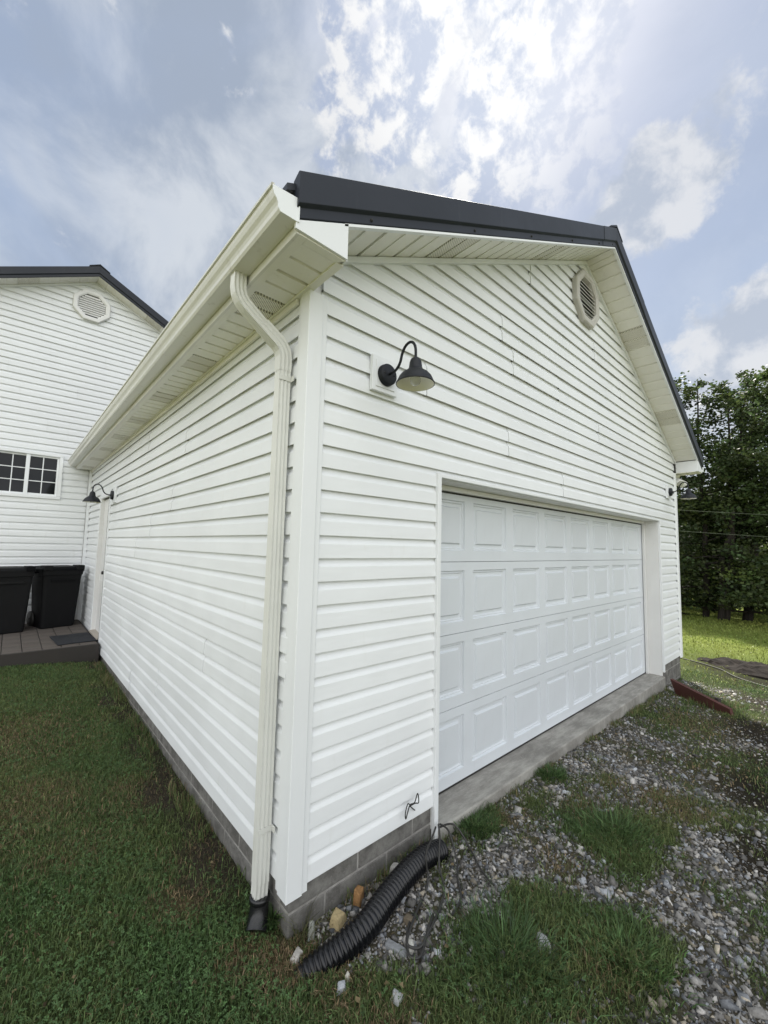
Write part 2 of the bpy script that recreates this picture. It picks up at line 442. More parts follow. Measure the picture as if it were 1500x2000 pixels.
gcol_ = mixc(gcol_, A(.105,.090,.070)*1.0, gv*.9)
gcol_ = mixc(gcol_, A(.27,.25,.215), gv*sstep(-2.3, -3.2, gy)*.9)      # open drive stone out of view, paled to bounce light up the gable
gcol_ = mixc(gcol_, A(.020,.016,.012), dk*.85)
m = NT('ground_soil')
va = m.n('ShaderNodeVertexColor'); va.layer_name = 'Col'
n1 = m.noise(38, 6, .7); n2_ = m.noise(9, 5, .65); n3 = m.noise(1.2, 5, .6)
c_ = m.mix(m.mul(m.ramp(n1, .35, .7), .6), va.outputs[0], (.30,.30,.30), 'MULTIPLY')
c_ = m.mix(m.mul(m.ramp(n2_, .5, .8), .35), c_, (1.0,.9,.7), 'OVERLAY')
c_ = m.mix(m.mul(m.ramp(n3, .45, .75), .35), c_, (.55,.6,.5), 'MULTIPLY')
vo = m.n('ShaderNodeTexVoronoi'); m.l(m.tc.outputs['Object'], vo.inputs[0]); vo.inputs['Scale'].default_value = 120
sepc = m.n('ShaderNodeSeparateColor'); m.l(vo.outputs['Color'], sepc.inputs[0])
c_ = m.mix(m.ramp(sepc.outputs[0], .55, .95, 0, .55), c_, (1.9,1.85,1.75), 'MULTIPLY')
m.bump(n1, .9, .03)
GROUND_MAT = m.set(c_, .95, 0, .1)
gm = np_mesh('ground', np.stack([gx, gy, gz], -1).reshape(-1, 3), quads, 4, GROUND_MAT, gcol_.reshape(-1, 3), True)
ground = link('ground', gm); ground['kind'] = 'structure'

# ------------------------------------------------------------------ siding
PROF = [(.0095, .0005), (.0095, .0162), (.0010, .0172), (0.0, .0182), (.0004, .0195), (.0030, .0200), (.072, .0170), (.082, .0130), (.092, .0062), (.101, .0025), (H, .0010)]
BASE = .0190
def siding_panel(parent, wall, u0, u1, k0, n=2, zmin=None, zmax=None, clip=None, proud=0.0, mat=None, jit=True):
    """a moulded plank of n courses; wall maps (u, out, z) -> xyz; clip(z) -> (ulo, uhi)"""
    mb = MB(); rows = []
    for c in range(n):
        for (z, d) in PROF:
            zz_ = (k0+c)*H+z
            rows.append((zz_, d+proud))
    out = []
    for z, d in rows:
        if zmin is not None: z = max(z, zmin)
        if zmax is not None: z = min(z, zmax)
        a, b = u0, u1
        if clip:
            ca, cb = clip(z); a = max(a, ca); b = min(b, cb)
            if b < a: b = a = (a+b)/2
        out.append((z, d, a, b))
    if all(b-a < .002 for _, _, a, b in out): return None
    A_ = [wall(a, d, z) for z, d, a, b in out]; B_ = [wall(b, d, z) for z, d, a, b in out]
    fs = []; N = len(out)
    for i in range(N-1): fs.append((i, N+i, N+i+1, i+1))
    mb.add(A_+B_, fs)
    for pts, dd in ((out, 0), ):                                   # plank ends have thickness
        for side in (2, 3):
            vs = []; f2 = []
            for z, d, a, b in pts:
                u = a if side == 2 else b
                vs += [wall(u, d, z), wall(u, .0005, z)]
            for i in range(N-1): f2.append((2*i, 2*i+1, 2*i+3, 2*i+2))
            mb.add(vs, f2)
    return mb.build('siding_panel', mat or M['vinyl'], parent)
def split(u0, u1, seams):
    e = [u0]+[s for s in sorted(seams) if u0+.15 < s < u1-.15]+[u1]
    return list(zip(e[:-1], e[1:]))

# ------------------------------------------------------------------ garage
garage = thing('garage', 'white vinyl sided garage with wide panelled overhead door and dark metal roof', 'garage', (0,0,0))
RIDGE_X = 3.39
def rake(x): return 3.0+.5*(x if x < RIDGE_X else 2*RIDGE_X-x)
# sheathing behind the siding, with the two door openings left open
mb = MB()
y0, y1 = BASE+.001, .14
mb.box(.02, y0, -.02, 1.0, y1, 3.05); mb.box(5.80, y0, -.02, WID-.02, y1, 3.05)
mb.box(1.0, y0, 2.02, 5.80, y1, 3.05)
mb.prism([(.02,y0,3.05),(WID-.02,y0,3.05),(RIDGE_X,y0,4.70)], [(.02,y1,3.05),(WID-.02,y1,3.05),(RIDGE_X,y1,4.70)])
mb.box(BASE+.001, .14, -.02, .14, 5.36, 2.95); mb.box(BASE+.001, 6.14, -.02, .14, YB, 2.95); mb.box(BASE+.001, 5.36, 2.24, .14, 6.14, 2.95)
mb.box(WID-.14, .14, -.02, WID-.005, YB, 2.95)
mb.build('wall', M['white_paint'], garage)
wf = lambda u, d, z: (u, BASE-d, z)
wl_ = lambda u, d, z: (BASE-d, u, z)
A0, A1 = .075, WID-.075
SE = {17:[2.2,4.9],14:[1.743,5.31],13:[1.909,2.73,5.98],10:[1.835,5.40],16:[3.59],15:[4.37],12:[3.67],11:[.868,4.43],9:[2.785],18:[3.1]}
def gclip(z):
    return ((z-3.0)/.5+.02, 2*RIDGE_X-((z-3.0)/.5+.02))
for k in range(21):
    lo_z, hi_z = 2*k*H, (2*k+2)*H
    if hi_z <= 2.013:
        siding_panel(garage, wf, A0, 1.0, 2*k); siding_panel(garage, wf, 5.80, A1, 2*k)
    elif lo_z < 2.013:
        siding_panel(garage, wf, A0, 1.0, 2*k); siding_panel(garage, wf, 5.80, A1, 2*k)
        siding_panel(garage, wf, 1.0, 5.80, 2*k, zmin=2.022)
    else:
        for i, (a, b) in enumerate(split(A0, A1, SE.get(k, [2.0+((k*37) % 11)*.3]))):
            g_ = .004 if i else 0
            siding_panel(garage, wf, a+g_, b, 2*k, clip=gclip, proud=.004*(i % 2))
SL = {4:[2.084,5.0],0:[3.303],2:[3.9],5:[4.35],7:[2.9],9:[3.6],10:[1.9],3:[1.2],1:[2.3],6:[3.5],8:[2.2,4.6],11:[3.2]}
for k in range(13):
    parts = [(.075, 5.27), (6.19, YB-.03)] if (2*k+1)*H < 2.25 else [(.075, YB-.03)]
    for (p0, p1) in parts:
        for i, (a, b) in enumerate(split(p0, p1, SL.get(k, []))):
            g_ = (.022 if k == 4 and i == 1 else .012 if k == 0 and i == 1 else .0025) if i else 0
            siding_panel(garage, wl_, a+g_, b, 2*k, zmax=2.835, proud=(.009 if k == 4 and i == 0 else .003*(i % 2)), n=2)
    if len(parts) == 1 and 2*k*H < 2.29: pass
box('dark_gap', M['dark'], garage, (.0165, 2.080, 8*H+.004, .0182, 2.112, 10*H-.002))
# corner posts, inside corner, J trims
def corner_post(x, sx, yfar=True):
    mb = MB()
    a, t = .100, .020
    P = [(0,0),(a,0),(a,.014),(a-.03,.014),(a-.03,.0),( 0,0)]
    z0, z1 = -.030, 2.822
    o = .012
    prof = [(-o,-o),(.070,-o),(.072,-.004),(.102,-.004),(.102,.004),(.004,.004),(.004,.102),(-.004,.102),(-.004,.072),(-o,.070)]
    if sx < 0: prof = prof[::-1]
    mb.prism([(x+sx*u, v, z0) for u, v in prof], [(x+sx*u, v, z1) for u, v in prof])
    return mb.build('corner_post', M['vinyl_trim'], garage, .003)
corner_post(0, 1); corner_post(WID, -1)
box('inside_corner_trim', M['vinyl_trim'], garage, (-.045, YB-.05, .12, .002, YB-.018, 2.83), .003)
# J trim round the garage door opening; the near leg hangs below the siding
box('door_trim', M['vinyl_trim'], garage, (.978, -.016, -.215, 1.012, .012, 2.035), .003)
box('door_trim', M['vinyl_trim'], garage, (1.013, -.015, 2.006, 5.806, .012, 2.030), .003)
box('door_trim', M['vinyl_trim'], garage, (5.785, -.016, -.085, 5.812, .012, 2.005), .003)
# wrapped returns of the opening
box('opening_return', M['white_paint'], garage, (.98, .013, -.137, 1.004, .235, 2.03))
box('opening_return', M['white_paint'], garage, (5.770, .013, SLAB+.002, 5.80, .235, 2.004))
box('opening_return', M['white_paint'], garage, (1.006, .013, 2.004, 5.768, .235, 2.02))
box('opening_return', M['white_paint'], garage, (5.725, .165, SLAB+.002, 5.768, .198, 1.965), .003)
box('opening_return', M['white_paint'], garage, (1.006, .165, 1.967, 5.768, .198, 2.002), .003)
box('opening_return', M['white_paint'], garage, (1.006, .165, SLAB+.002, 1.03, .198, 1.965), .003)
# overhead door: four ribbed sections, raised panels
gd = MB(); gd.box(1.02, .245, SLAB, 5.765, .262, 1.985)
gdoor = gd.build('garage_door', M['door_steel'], garage)
sec_h = (1.978-SLAB-.018)/4
COLS = [1.077+.583*k for k in range(8)]
def ring(mb, x0, x1, z0, z1, y, x2, x3, z2, z3, yy):
    o_ = [(x0,y,z0),(x1,y,z0),(x1,y,z1),(x0,y,z1)]; i_ = [(x2,yy,z2),(x3,yy,z2),(x3,yy,z3),(x2,yy,z3)]
    mb.add(o_+i_, [(0,1,5,4),(1,2,6,5),(2,3,7,6),(3,0,4,7)])
for r in range(4):
    zb = SLAB+.018+r*sec_h; zt = zb+sec_h-.004
    mb = MB(); Y = .205
    zs0, zs1 = zb+.082, zb+.082+.375
    xs = [1.025]; 
    for c in COLS: xs += [c, c+.475]
    xs.append(5.76)
    # stiles and rails as a sheet with openings
    mb.add([(xs[0],Y,zb),(xs[-1],Y,zb),(xs[-1],Y,zs0),(xs[0],Y,zs0)], [(0,1,2,3)])
    mb.add([(xs[0],Y,zs1),(xs[-1],Y,zs1),(xs[-1],Y,zt),(xs[0],Y,zt)], [(0,1,2,3)])
    for i in range(0, len(xs), 2):
        mb.add([(xs[i],Y,zs0),(xs[i+1],Y,zs0),(xs[i+1],Y,zs1),(xs[i],Y,zs1)], [(0,1,2,3)])
    for c in COLS:                                                  # stepped moulding down into each field
        a, b, d, e = c, c+.475, zs0, zs1
        ring(mb, a, b, d, e, Y, a+.007, b-.007, d+.007, e-.007, Y+.014)
        ring(mb, a+.007, b-.007, d+.007, e-.007, Y+.014, a+.017, b-.017, d+.017, e-.017, Y+.0125)
        ring(mb, a+.017, b-.017, d+.017, e-.017, Y+.0125, a+.024, b-.024, d+.024, e-.024, Y+.021)
        ring(mb, a+.024, b-.024, d+.024, e-.024, Y+.021, a+.046, b-.046, d+.046, e-.046, Y+.0215)
    mb.add([(xs[0],Y,zt),(xs[-1],Y,zt),(xs[-1],.244,zt),(xs[0],.244,zt)], [(0,1,2,3)])
    mb.add([(xs[0],Y,zb),(xs[-1],Y,zb),(xs[-1],.244,zb),(xs[0],.244,zb)], [(3,2,1,0)])
    mb.add([(xs[0],Y,zb),(xs[0],Y,zt),(xs[0],.244,zt),(xs[0],.244,zb)], [(0,1,2,3)])
    mb.build('door_section', M['door_steel'], gdoor)
    pm = None
    for c in COLS:
        if pm is None:
            p = MB(); w_, h_ = .475-.092, .375-.092
            ring(p, 0, w_, 0, h_, .0215, .011, w_-.011, .011, h_-.011, .006)
            p.add([(.011,.006,.011),(w_-.011,.006,.011),(w_-.011,.006,h_-.011),(.011,.006,h_-.011)], [(0,1,2,3)])
            o = p.build('door_panel', M['door_steel'], gdoor); pm = o.data
        else: o = link('door_panel', pm, gdoor)
        o.location = (c+.046, Y, zs0+.046)
box('top_seal', M['dark'], gdoor, (1.032, .199, 1.955, 5.72, .204, 1.9655))
box('bottom_seal', M['cable'], gdoor, (1.025, .207, SLAB+.002, 5.76, .243, SLAB+.017))
# slab and block foundation
mb = MB(); mb.box(1.006, -.022, -.42, 5.782, .60, SLAB)
mb.build('door_slab', M['concrete'], garage, .012, 3)
mb = MB(); mb.prism([(.0235,.0235,-.55),(1.0,.0235,-.55),(1.0,.16,-.55),(.16,.16,-.55),(.16,YB,-.55),(.0235,YB,-.55)], [(.0235,.0235,.06),(1.0,.0235,.06),(1.0,.16,.06),(.16,.16,.06),(.16,YB,.06),(.0235,YB,.06)])
mb.build('mortar_bed', M['mortar'], garage)
mb = MB(); xr = WID-.0235
mb.prism([(5.79,.0235,-.7),(xr,.0235,-.7),(xr,YB,-.7),(WID-.16,YB,-.7),(WID-.16,.16,-.7),(5.79,.16,-.7)], [(5.79,.0235,.06),(xr,.0235,.06),(xr,YB,.06),(WID-.16,YB,.06),(WID-.16,.16,.06),(5.79,.16,.06)])
mb.build('mortar_bed', M['mortar'], garage)
def blocks(fn, u0, u1, rows, start):
    for ri, (z0, z1) in enumerate(rows):
        u = u0-(.2 if ri % 2 else 0)+start
        while u < u1:
            a, b = max(u, u0), min(u+.394, u1)
            if b-a > .04:
                j = random.uniform(-.0015, .0015)
                mb = MB(); q = fn(a, b, j); mb.box(q[0], q[1], z0, q[2], q[3], z1)
                mb.build('concrete_block', M['block'], garage, .006)
            u += .404
ROWS = [(-.104, .05), (-.304, -.114), (-.504, -.314)]
blocks(lambda a, b, j: (a, .020+j, b, .10), .022, 1.0, ROWS, 0)
blocks(lambda a, b, j: (a, .020+j, b, .10), 5.792, WID-.022, ROWS, .1)
blocks(lambda a, b, j: (.020+j, a, .10, b), .104, 5.3, ROWS, .06)
blocks(lambda a, b, j: (WID-.10, a, WID-.020+j, b), .104, YB, ROWS, .06)
# --- roof, rakes, soffits
OV = .30          # gable overhang
def roof_poly(x0, z0, xr, zr, t, ya, yb, mb):
    mb.prism([(x0,ya,z0),(xr,ya,zr),(xr,ya,zr+t),(x0,ya,z0+t)], [(x0,yb,z0),(xr,yb,zr),(xr,yb,zr+t),(x0,yb,z0+t)])
mb = MB()
ZR = rake(RIDGE_X)
for sx in (1, -1):
    X = (lambda d: d) if sx == 1 else (lambda d: 2*RIDGE_X-d)
    a, b = (-.30, rake(-.30)+.135), (RIDGE_X, ZR+.135)
    mb.prism([(X(a[0]),-OV+.012,a[1]),(X(b[0]),-OV+.012,b[1]),(X(b[0]),-OV+.012,b[1]+.03),(X(a[0]),-OV+.012,a[1]+.03)],
             [(X(a[0]),YB-.01,a[1]),(X(b[0]),YB-.01,b[1]),(X(b[0]),YB-.01,b[1]+.03),(X(a[0]),YB-.01,a[1]+.03)])
    # standing ribs of the metal roof
    y = -OV+.18
    while y < YB-.05:
        mb.prism([(X(a[0]),y,a[1]+.03),(X(b[0]),y,b[1]+.03),(X(b[0]),y+.012,b[1]+.052),(X(a[0]),y+.012,a[1]+.052)],
                 [(X(a[0]),y+.05,a[1]+.03),(X(b[0]),y+.05,b[1]+.03),(X(b[0]),y+.038,b[1]+.052),(X(a[0]),y+.038,a[1]+.052)])
        y += .229
mb.build('roof', M['roof_metal'], garage)
# rake trim: deep upper face, drip step and a lower flange, one length per slope with a lapped joint near the ridge
def rake_trim(xa, xb, up_, extra=0.0):
    prof = [(.030, .185), (-.012, .205), (-.022, .200), (-.022, .062), (-.006, .048), (-.006, .004), (.004, .000), (.012, .004)]
    A_ = [(xa, -OV+d-extra, rake(xa)+z) for d, z in prof]; B_ = [(xb, -OV+d-extra, rake(xb)+z) for d, z in prof]
    mb = MB(); mb.prism(A_, B_, closed=True); return mb.build('rake_trim', M['roof_metal'], garage, .002)
rake_trim(-.262, 3.05, 1); rake_trim(3.05, RIDGE_X-.001, 1, .003)
rake_trim(RIDGE_X+.001, 4.25, 1, .003); rake_trim(4.25, 2*RIDGE_X+.262, 1)
mb = MB()                                                           # ridge cap
rc = [(RIDGE_X-.17, ZR+.105), (RIDGE_X-.16, ZR+.118), (RIDGE_X, ZR+.222), (RIDGE_X+.16, ZR+.118), (RIDGE_X+.17, ZR+.105), (RIDGE_X, ZR+.208)]
rc = [(RIDGE_X-.16, ZR+.125), (RIDGE_X, ZR+.212), (RIDGE_X+.16, ZR+.125), (RIDGE_X+.16, ZR+.140), (RIDGE_X, ZR+.232), (RIDGE_X-.16, ZR+.140)]
mb.prism([(x,-OV-.028,z) for x, z in rc], [(x,YB-.01,z) for x, z in rc]); mb.build('ridge_cap', M['roof_metal'], garage)
# screws in the lower flange
for x in (.13, .95, 1.65, 2.35, 2.95, 3.3):
    mb = MB(); mb.lathe([(.0001,.008),(.007,.006),(.009,0)], (x, -OV-.006, rake(x)+.024), (0,-1,0), 8); mb.build('screw', M['dark'], garage)
# white drip strip just under the rake trim
for xa, xb in ((-.02, RIDGE_X-.001), (RIDGE_X+.001, WID+.02)):
    mb = MB(); mb.prism([(xa,-OV-.004,rake(xa)-.014),(xa,-OV-.004,rake(xa)-.001),(xa,-OV+.02,rake(xa)-.001),(xa,-OV+.02,rake(xa)-.014)],
                        [(xb,-OV-.004,rake(xb)-.014),(xb,-OV-.004,rake(xb)-.001),(xb,-OV+.02,rake(xb)-.001),(xb,-OV+.02,rake(xb)-.014)])
    mb.build('soffit_edge_trim', M['vinyl_trim'], garage)
# rake soffit panels, each with grooves; a vented one every fifth
def soffit_piece(mk, u0, u1, mat, name='soffit_panel'):
    """panel between stations u0,u1: two flats with a groove and a lapped joint"""
    mb = MB(); w_ = u1-u0
    st = [(0,.014),(.045,.014),(.05,0),(.45,0),(.462,.010),(.518,.010),(.53,0),(.955,0),(.96,.014),(1.0,.014)]
    A_ = [mk(u0+w_*s, 0, d) for s, d in st]; B_ = [mk(u0+w_*s, 1, d) for s, d in st]
    n = len(st); mb.add(A_+B_, [(i, i+1, n+i+1, n+i) for i in range(n-1)])
    return mb.build(name, mat, garage)
for side in (1, -1):
    X = (lambda d: d) if side == 1 else (lambda d: 2*RIDGE_X-d)
    u = .0; i = 0
    while u < RIDGE_X-.01:
        e = min(u+.272, RIDGE_X-.002)
        mk = lambda s, v, d, X=X: (X(s), -OV+.006 if v == 0 else -.0, rake(s)+d+.004)
        soffit_piece(mk, u, e, M['soffit_vent'] if i in (3, 8) else M['soffit'])
        u = e; i += 1
    xa, xb = .02, RIDGE_X-.001
    mb = MB(); P = [(-.020,-.036),(-.020,.0),(.01,.0),(.01,-.036)]
    mb.prism([(X(xa),y,rake(xa)+z) for y, z in P], [(X(xb),y,rake(xb)+z) for y, z in P]); mb.build('frieze_trim', M['vinyl_trim'], garage)
# eave boxes, eave soffit, fascia
SOFZ = 2.828
for sx in (1, -1):
    X = (lambda d: d) if sx == 1 else (lambda d: WID-d)
    q = [(.0, SOFZ), (.0, rake(0)-.003), (-.249, rake(-.249)-.003), (-.262, rake(-.262)-.003), (-.262, SOFZ+.004)]
    mb = MB(); mb.prism([(X(x),-OV-.004,z) for x, z in q], [(X(x),-OV+.008,z) for x, z in q])
    mb.prism([(X(.0),-OV+.008,SOFZ),(X(.0),-OV+.008,3.0),(X(.008),-OV+.008,3.0),(X(.008),-OV+.008,SOFZ)],
             [(X(.0),-.012,SOFZ),(X(.0),-.012,3.0),(X(.008),-.012,3.0),(X(.008),-.012,SOFZ)])
    mb.build('eave_box', M['vinyl_trim'], garage)
    mb = MB(); mb.prism([(X(-.250),-OV+.009,SOFZ-.006),(X(-.236),-OV+.009,SOFZ-.006),(X(-.236),-OV+.009,3.0),(X(-.250),-OV+.009,3.0)],
                        [(X(-.250),YB-.02,SOFZ-.006),(X(-.236),YB-.02,SOFZ-.006),(X(-.236),YB-.02,3.0),(X(-.250),YB-.02,3.0)])
    mb.build('fascia', M['gutter'], garage)
    mb = MB(); mb.prism([(X(-.235),-OV+.009,SOFZ-.004),(X(-.200),-OV+.009,SOFZ-.004),(X(-.200),-OV+.009,SOFZ+.004),(X(-.235),-OV+.009,SOFZ+.004)],
                        [(X(-.235),YB-.02,SOFZ-.004),(X(-.200),YB-.02,SOFZ-.004),(X(-.200),YB-.02,SOFZ+.004),(X(-.235),YB-.02,SOFZ+.004)])
    mb.prism([(X(-.030),-OV+.04,SOFZ-.006),(X(.010),-OV+.04,SOFZ-.006),(X(.010),-OV+.04,SOFZ+.004),(X(-.030),-OV+.04,SOFZ+.004)],
             [(X(-.030),YB-.02,SOFZ-.006),(X(.010),YB-.02,SOFZ-.006),(X(.010),YB-.02,SOFZ+.004),(X(-.030),YB-.02,SOFZ+.004)])
    mb.prism([(X(-.019),.105,SOFZ-.036),(X(-.004),.105,SOFZ-.036),(X(-.004),.105,SOFZ-.007),(X(-.019),.105,SOFZ-.007)],
             [(X(-.019),YB-.02,SOFZ-.036),(X(-.004),YB-.02,SOFZ-.036),(X(-.004),YB-.02,SOFZ-.007),(X(-.019),YB-.02,SOFZ-.007)])
    mb.prism([(X(-.199),-OV+.009,SOFZ-.004),(X(-.001),-OV+.009,SOFZ-.004),(X(-.001),-OV+.009,SOFZ+.004),(X(-.199),-OV+.009,SOFZ+.004)],
             [(X(-.199),-OV+.050,SOFZ-.004),(X(-.031),-OV+.050,SOFZ-.004),(X(-.031),-OV+.050,SOFZ+.004),(X(-.199),-OV+.050,SOFZ+.004)])
    mb.build('soffit_trim', M['soffit'], garage)
    u = -OV+.045; i = 0
    while u < YB-.05:
        w_ = .235 if i % 4 != 2 else .255
        e = min(u+w_, YB-.02)
        mk = lambda s, v, d, X=X: (X(-.236) if v == 0 else X(.0), s, SOFZ+.001+d)
        soffit_piece(mk, u, e, M['soffit_vent'] if i % 4 == 2 else M['soffit'])
        u = e; i += 1
# gutters
def gutter(X, ya, yb):
    prof = [(-.252,2.957),(-.252,2.862),(-.330,2.862),(-.338,2.872),(-.340,2.890),(-.346,2.902),(-.357,2.914),(-.364,2.930),(-.366,2.946),(-.374,2.948),(-.374,2.960),(-.362,2.960)]
    A_ = [(X(x),ya,z) for x, z in prof]; B_ = [(X(x),yb,z) for x, z in prof]
    mb = MB(); mb.prism(A_, B_, closed=False)
    inner = [(x+.003 if x < -.3 else x-.003, z+.003) for x, z in prof]
    A2 = [(X(x),ya+.002,z) for x, z in inner]; B2 = [(X(x),yb,z) for x, z in inner]
    mb.prism(A2, B2, closed=False)
    g_ = mb.build('gutter', M['gutter'], garage)
    e = [(-.250,2.960),(-.250,2.858),(-.332,2.858),(-.342,2.872),(-.344,2.890),(-.350,2.902),(-.360,2.914),(-.367,2.930),(-.369,2.950)]
    mb = MB(); mb.prism([(X(x),ya-.004,z) for x, z in e], [(X(x),ya+.001,z) for x, z in e])
    mb.prism([(X(x),ya-.007,z) for x, z in ((-.250,2.960),(-.250,2.858),(-.256,2.858),(-.256,2.960))], [(X(x),ya-.004,z) for x, z in ((-.250,2.960),(-.250,2.858),(-.256,2.858),(-.256,2.960))])
    mb.build('end_cap', M['vinyl_trim'], g_)
    return g_
gut = gutter(lambda d: d, -.303, YB-.02)
gut2 = gutter(lambda d: WID-d, -.303, YB-.02)
# downspout: ribbed rectangular pipe with a double elbow
def ribbed(cx_, cy_, hx, hy, rib=.0035):
    pts = []
    def side(a, b, nrm, cnt):
        for i in range(cnt*2+1):
            t = i/(cnt*2); d = rib if i % 2 else 0
            pts.append((a[0]+(b[0]-a[0])*t-nrm[0]*d, a[1]+(b[1]-a[1])*t-nrm[1]*d))
    side((-hx,-hy),(hx,-hy),(0,-1),3); side((hx,-hy),(hx,hy),(1,0),3); side((hx,hy),(-hx,hy),(0,1),3); side((-hx,hy),(-hx,-hy),(-1,0),3)
    return [(cx_+x, cy_+y) for x, y in pts]
def sweep_rect(mb, path, hx, hy, pleat=None):
    rings = []
    for i, p in enumerate(path):
        p = Vector(p); t = (Vector(path[min(i+1, len(path)-1)])-Vector(path[max(i-1, 0)])).normalized()
        yv = Vector((0,1,0)); xv = yv.cross(t).normalized() if abs(t.y) < .99 else Vector((1,0,0))
        yv = t.cross(xv).normalized()
        s = 1+(pleat if pleat and i % 2 else 0)
        rings.append([p+xv*x*s+yv*y*s for x, y in ribbed(0, 0, hx, hy)])
    n = len(rings[0])
    for a, b in zip(rings[:-1], rings[1:]):
        mb.add(a+b, [(k, (k+1) % n, n+(k+1) % n, n+k) for k in range(n)])
    return rings
def bend(pts, k=6):
    out = []
    for i, p in enumerate(pts):
        p = Vector(p)
        if i in (0, len(pts)-1): out.append(p); continue
        a = Vector(pts[i-1]); b = Vector(pts[i+1])
        pa = p+(a-p).normalized()*min(.055, (a-p).length*.45); pb = p+(b-p).normalized()*min(.055, (b-p).length*.45)
        for j in range(k+1):
            t = j/k; out.append(pa*(1-t)**2+p*2*t*(1-t)+pb*t*t)
    return out
DX, DY = -.044, .172
dsp = MB()
sweep_rect(dsp, [(DX, DY, z) for z in (2.50, 1.9, 1.2, .6, .06, -.02)], .031, .027)
r_ = sweep_rect(dsp, [(DX, DY, -.02), (DX-.002, DY, -.07), (DX-.006, DY-.003, -.105)], .030, .025)
spout = dsp.build('downspout', M['downspout'], garage)
el = MB(); sweep_rect(el, bend([(-.292,.190,2.866),(-.292,.190,2.745),(-.155,.181,2.640)]), .029, .026, .035); el.build('elbow', M['downspout'], spout)
el = MB(); sweep_rect(el, bend([(-.165,.182,2.650),(DX,DY,2.560),(DX,DY,2.44)]), .0325, .029, .03); el.build('elbow', M['downspout'], spout)
for z in (2.40, .22):
    mb = MB(); mb.box(DX-.034, DY-.030, z-.012, DX+.034, DY-.0275, z+.012); mb.box(DX+.030, DY-.060, z-.014, DX+.034, DY-.0305, z+.014)
    mb.build('strap', M['downspout'], spout)
# gable vent
def octagon_vent(parent, cx_, cz, R, y, mats, slat=.034):
    mb = MB()
    oc = lambda r: [(cx_+r*math.cos(math.radians(22.5+45*k)), cz+r*math.sin(math.radians(22.5+45*k))) for k in range(8)]
    ro, ri = R/math.cos(math.radians(22.5)), (R-.075)/math.cos(math.radians(22.5))
    rings = [(ro, y), (ro, y-.045), (ro-.012, y-.055), (ri+.018, y-.055), (ri+.010, y-.048), (ri, y-.046), (ri, y+.004)]
    vs = []
    for r, yy in rings: vs += [(x, yy, z) for x, z in oc(r)]
    fs = []
    for i in range(len(rings)-1):
        for k in range(8): l = (k+1) % 8; fs.append((i*8+k, (i+1)*8+k, (i+1)*8+l, i*8+l))
    mb.add(vs, fs)
    v = mb.build('gable_vent', mats[0], parent)
    mb = MB(); mb.add([(x, y-.004, z) for x, z in oc(ri)], [tuple(range(8))]); mb.build('dark_backing', M['dark'], v)
    n = 9; rr = R-.075
    for k in range(n):
        z = cz-rr+.03+k*(2*rr-.05)/n
        hw = min(rr, rr*1.414-abs(z+.02-cz))-.004 if abs(z+.02-cz) > rr*.414 else rr-.004
        if hw < .03: continue
        mb = MB(); mb.prism([(cx_-hw,y-.038,z),(cx_-hw,y-.035,z-.004),(cx_-hw,y-.006,z+slat-.004),(cx_-hw,y-.009,z+slat)],
                            [(cx_+hw,y-.038,z),(cx_+hw,y-.035,z-.004),(cx_+hw,y-.006,z+slat-.004),(cx_+hw,y-.009,z+slat)])
        mb.build('vent_slat', mats[1], v)
    return v
octagon_vent(garage, 3.345, 4.232, .285, .0, (M['weathered_vent'], M['slat_white']), .040)
# side door in the long wall
sd = MB(); sd.box(.050, 5.375, .180, .085, 6.11, 2.195)
sdoor = sd.build('side_door', M['white_paint'], garage, .003)
for (ya, yb, za, zb) in ((5.47,5.70,.36,.95),(5.79,6.02,.36,.95),(5.47,5.70,1.10,2.03),(5.79,6.02,1.10,2.03)):
    mb = MB(); mb.box(.044, ya, za, .0498, yb, zb); mb.build('door_panel', M['white_paint'], sdoor, .004)
mb = MB(); mb.lathe([(.0001,0),(.028,0),(.028,.006),(.012,.010),(.010,.040),(.022,.048),(.027,.060),(.022,.072),(.0001,.076)], (.050,5.43,1.09), (-1,0,0), 18)
mb.build('door_knob', M['door_knob'], sdoor)
box('door_gap_shade', M['dark'], sdoor, (-.0095, 5.337, .165, .0, 5.3462, 2.208))  # dark strip on the trim, standing in for the shaded gap
box('side_door_trim', M['vinyl_trim'], garage, (-.008, 5.272, .13, .03, 5.345, 2.285), .003)
box('side_door_trim', M['vinyl_trim'], garage, (-.008, 6.125, .13, .03, 6.19, 2.285), .003)
box('side_door_trim', M['vinyl_trim'], garage, (-.007, 5.346, 2.21, .03, 6.124, 2.285), .003)
box('door_jamb', M['white_paint'], garage, (.0, 5.346, .17, .10, 5.3605, 2.209))
box('door_jamb', M['white_paint'], garage, (.0, 6.111, .17, .10, 6.124, 2.209))
box('door_sill', M['threshold'], garage, (-.03, 5.346, .150, .10, 6.124, .176), .004)

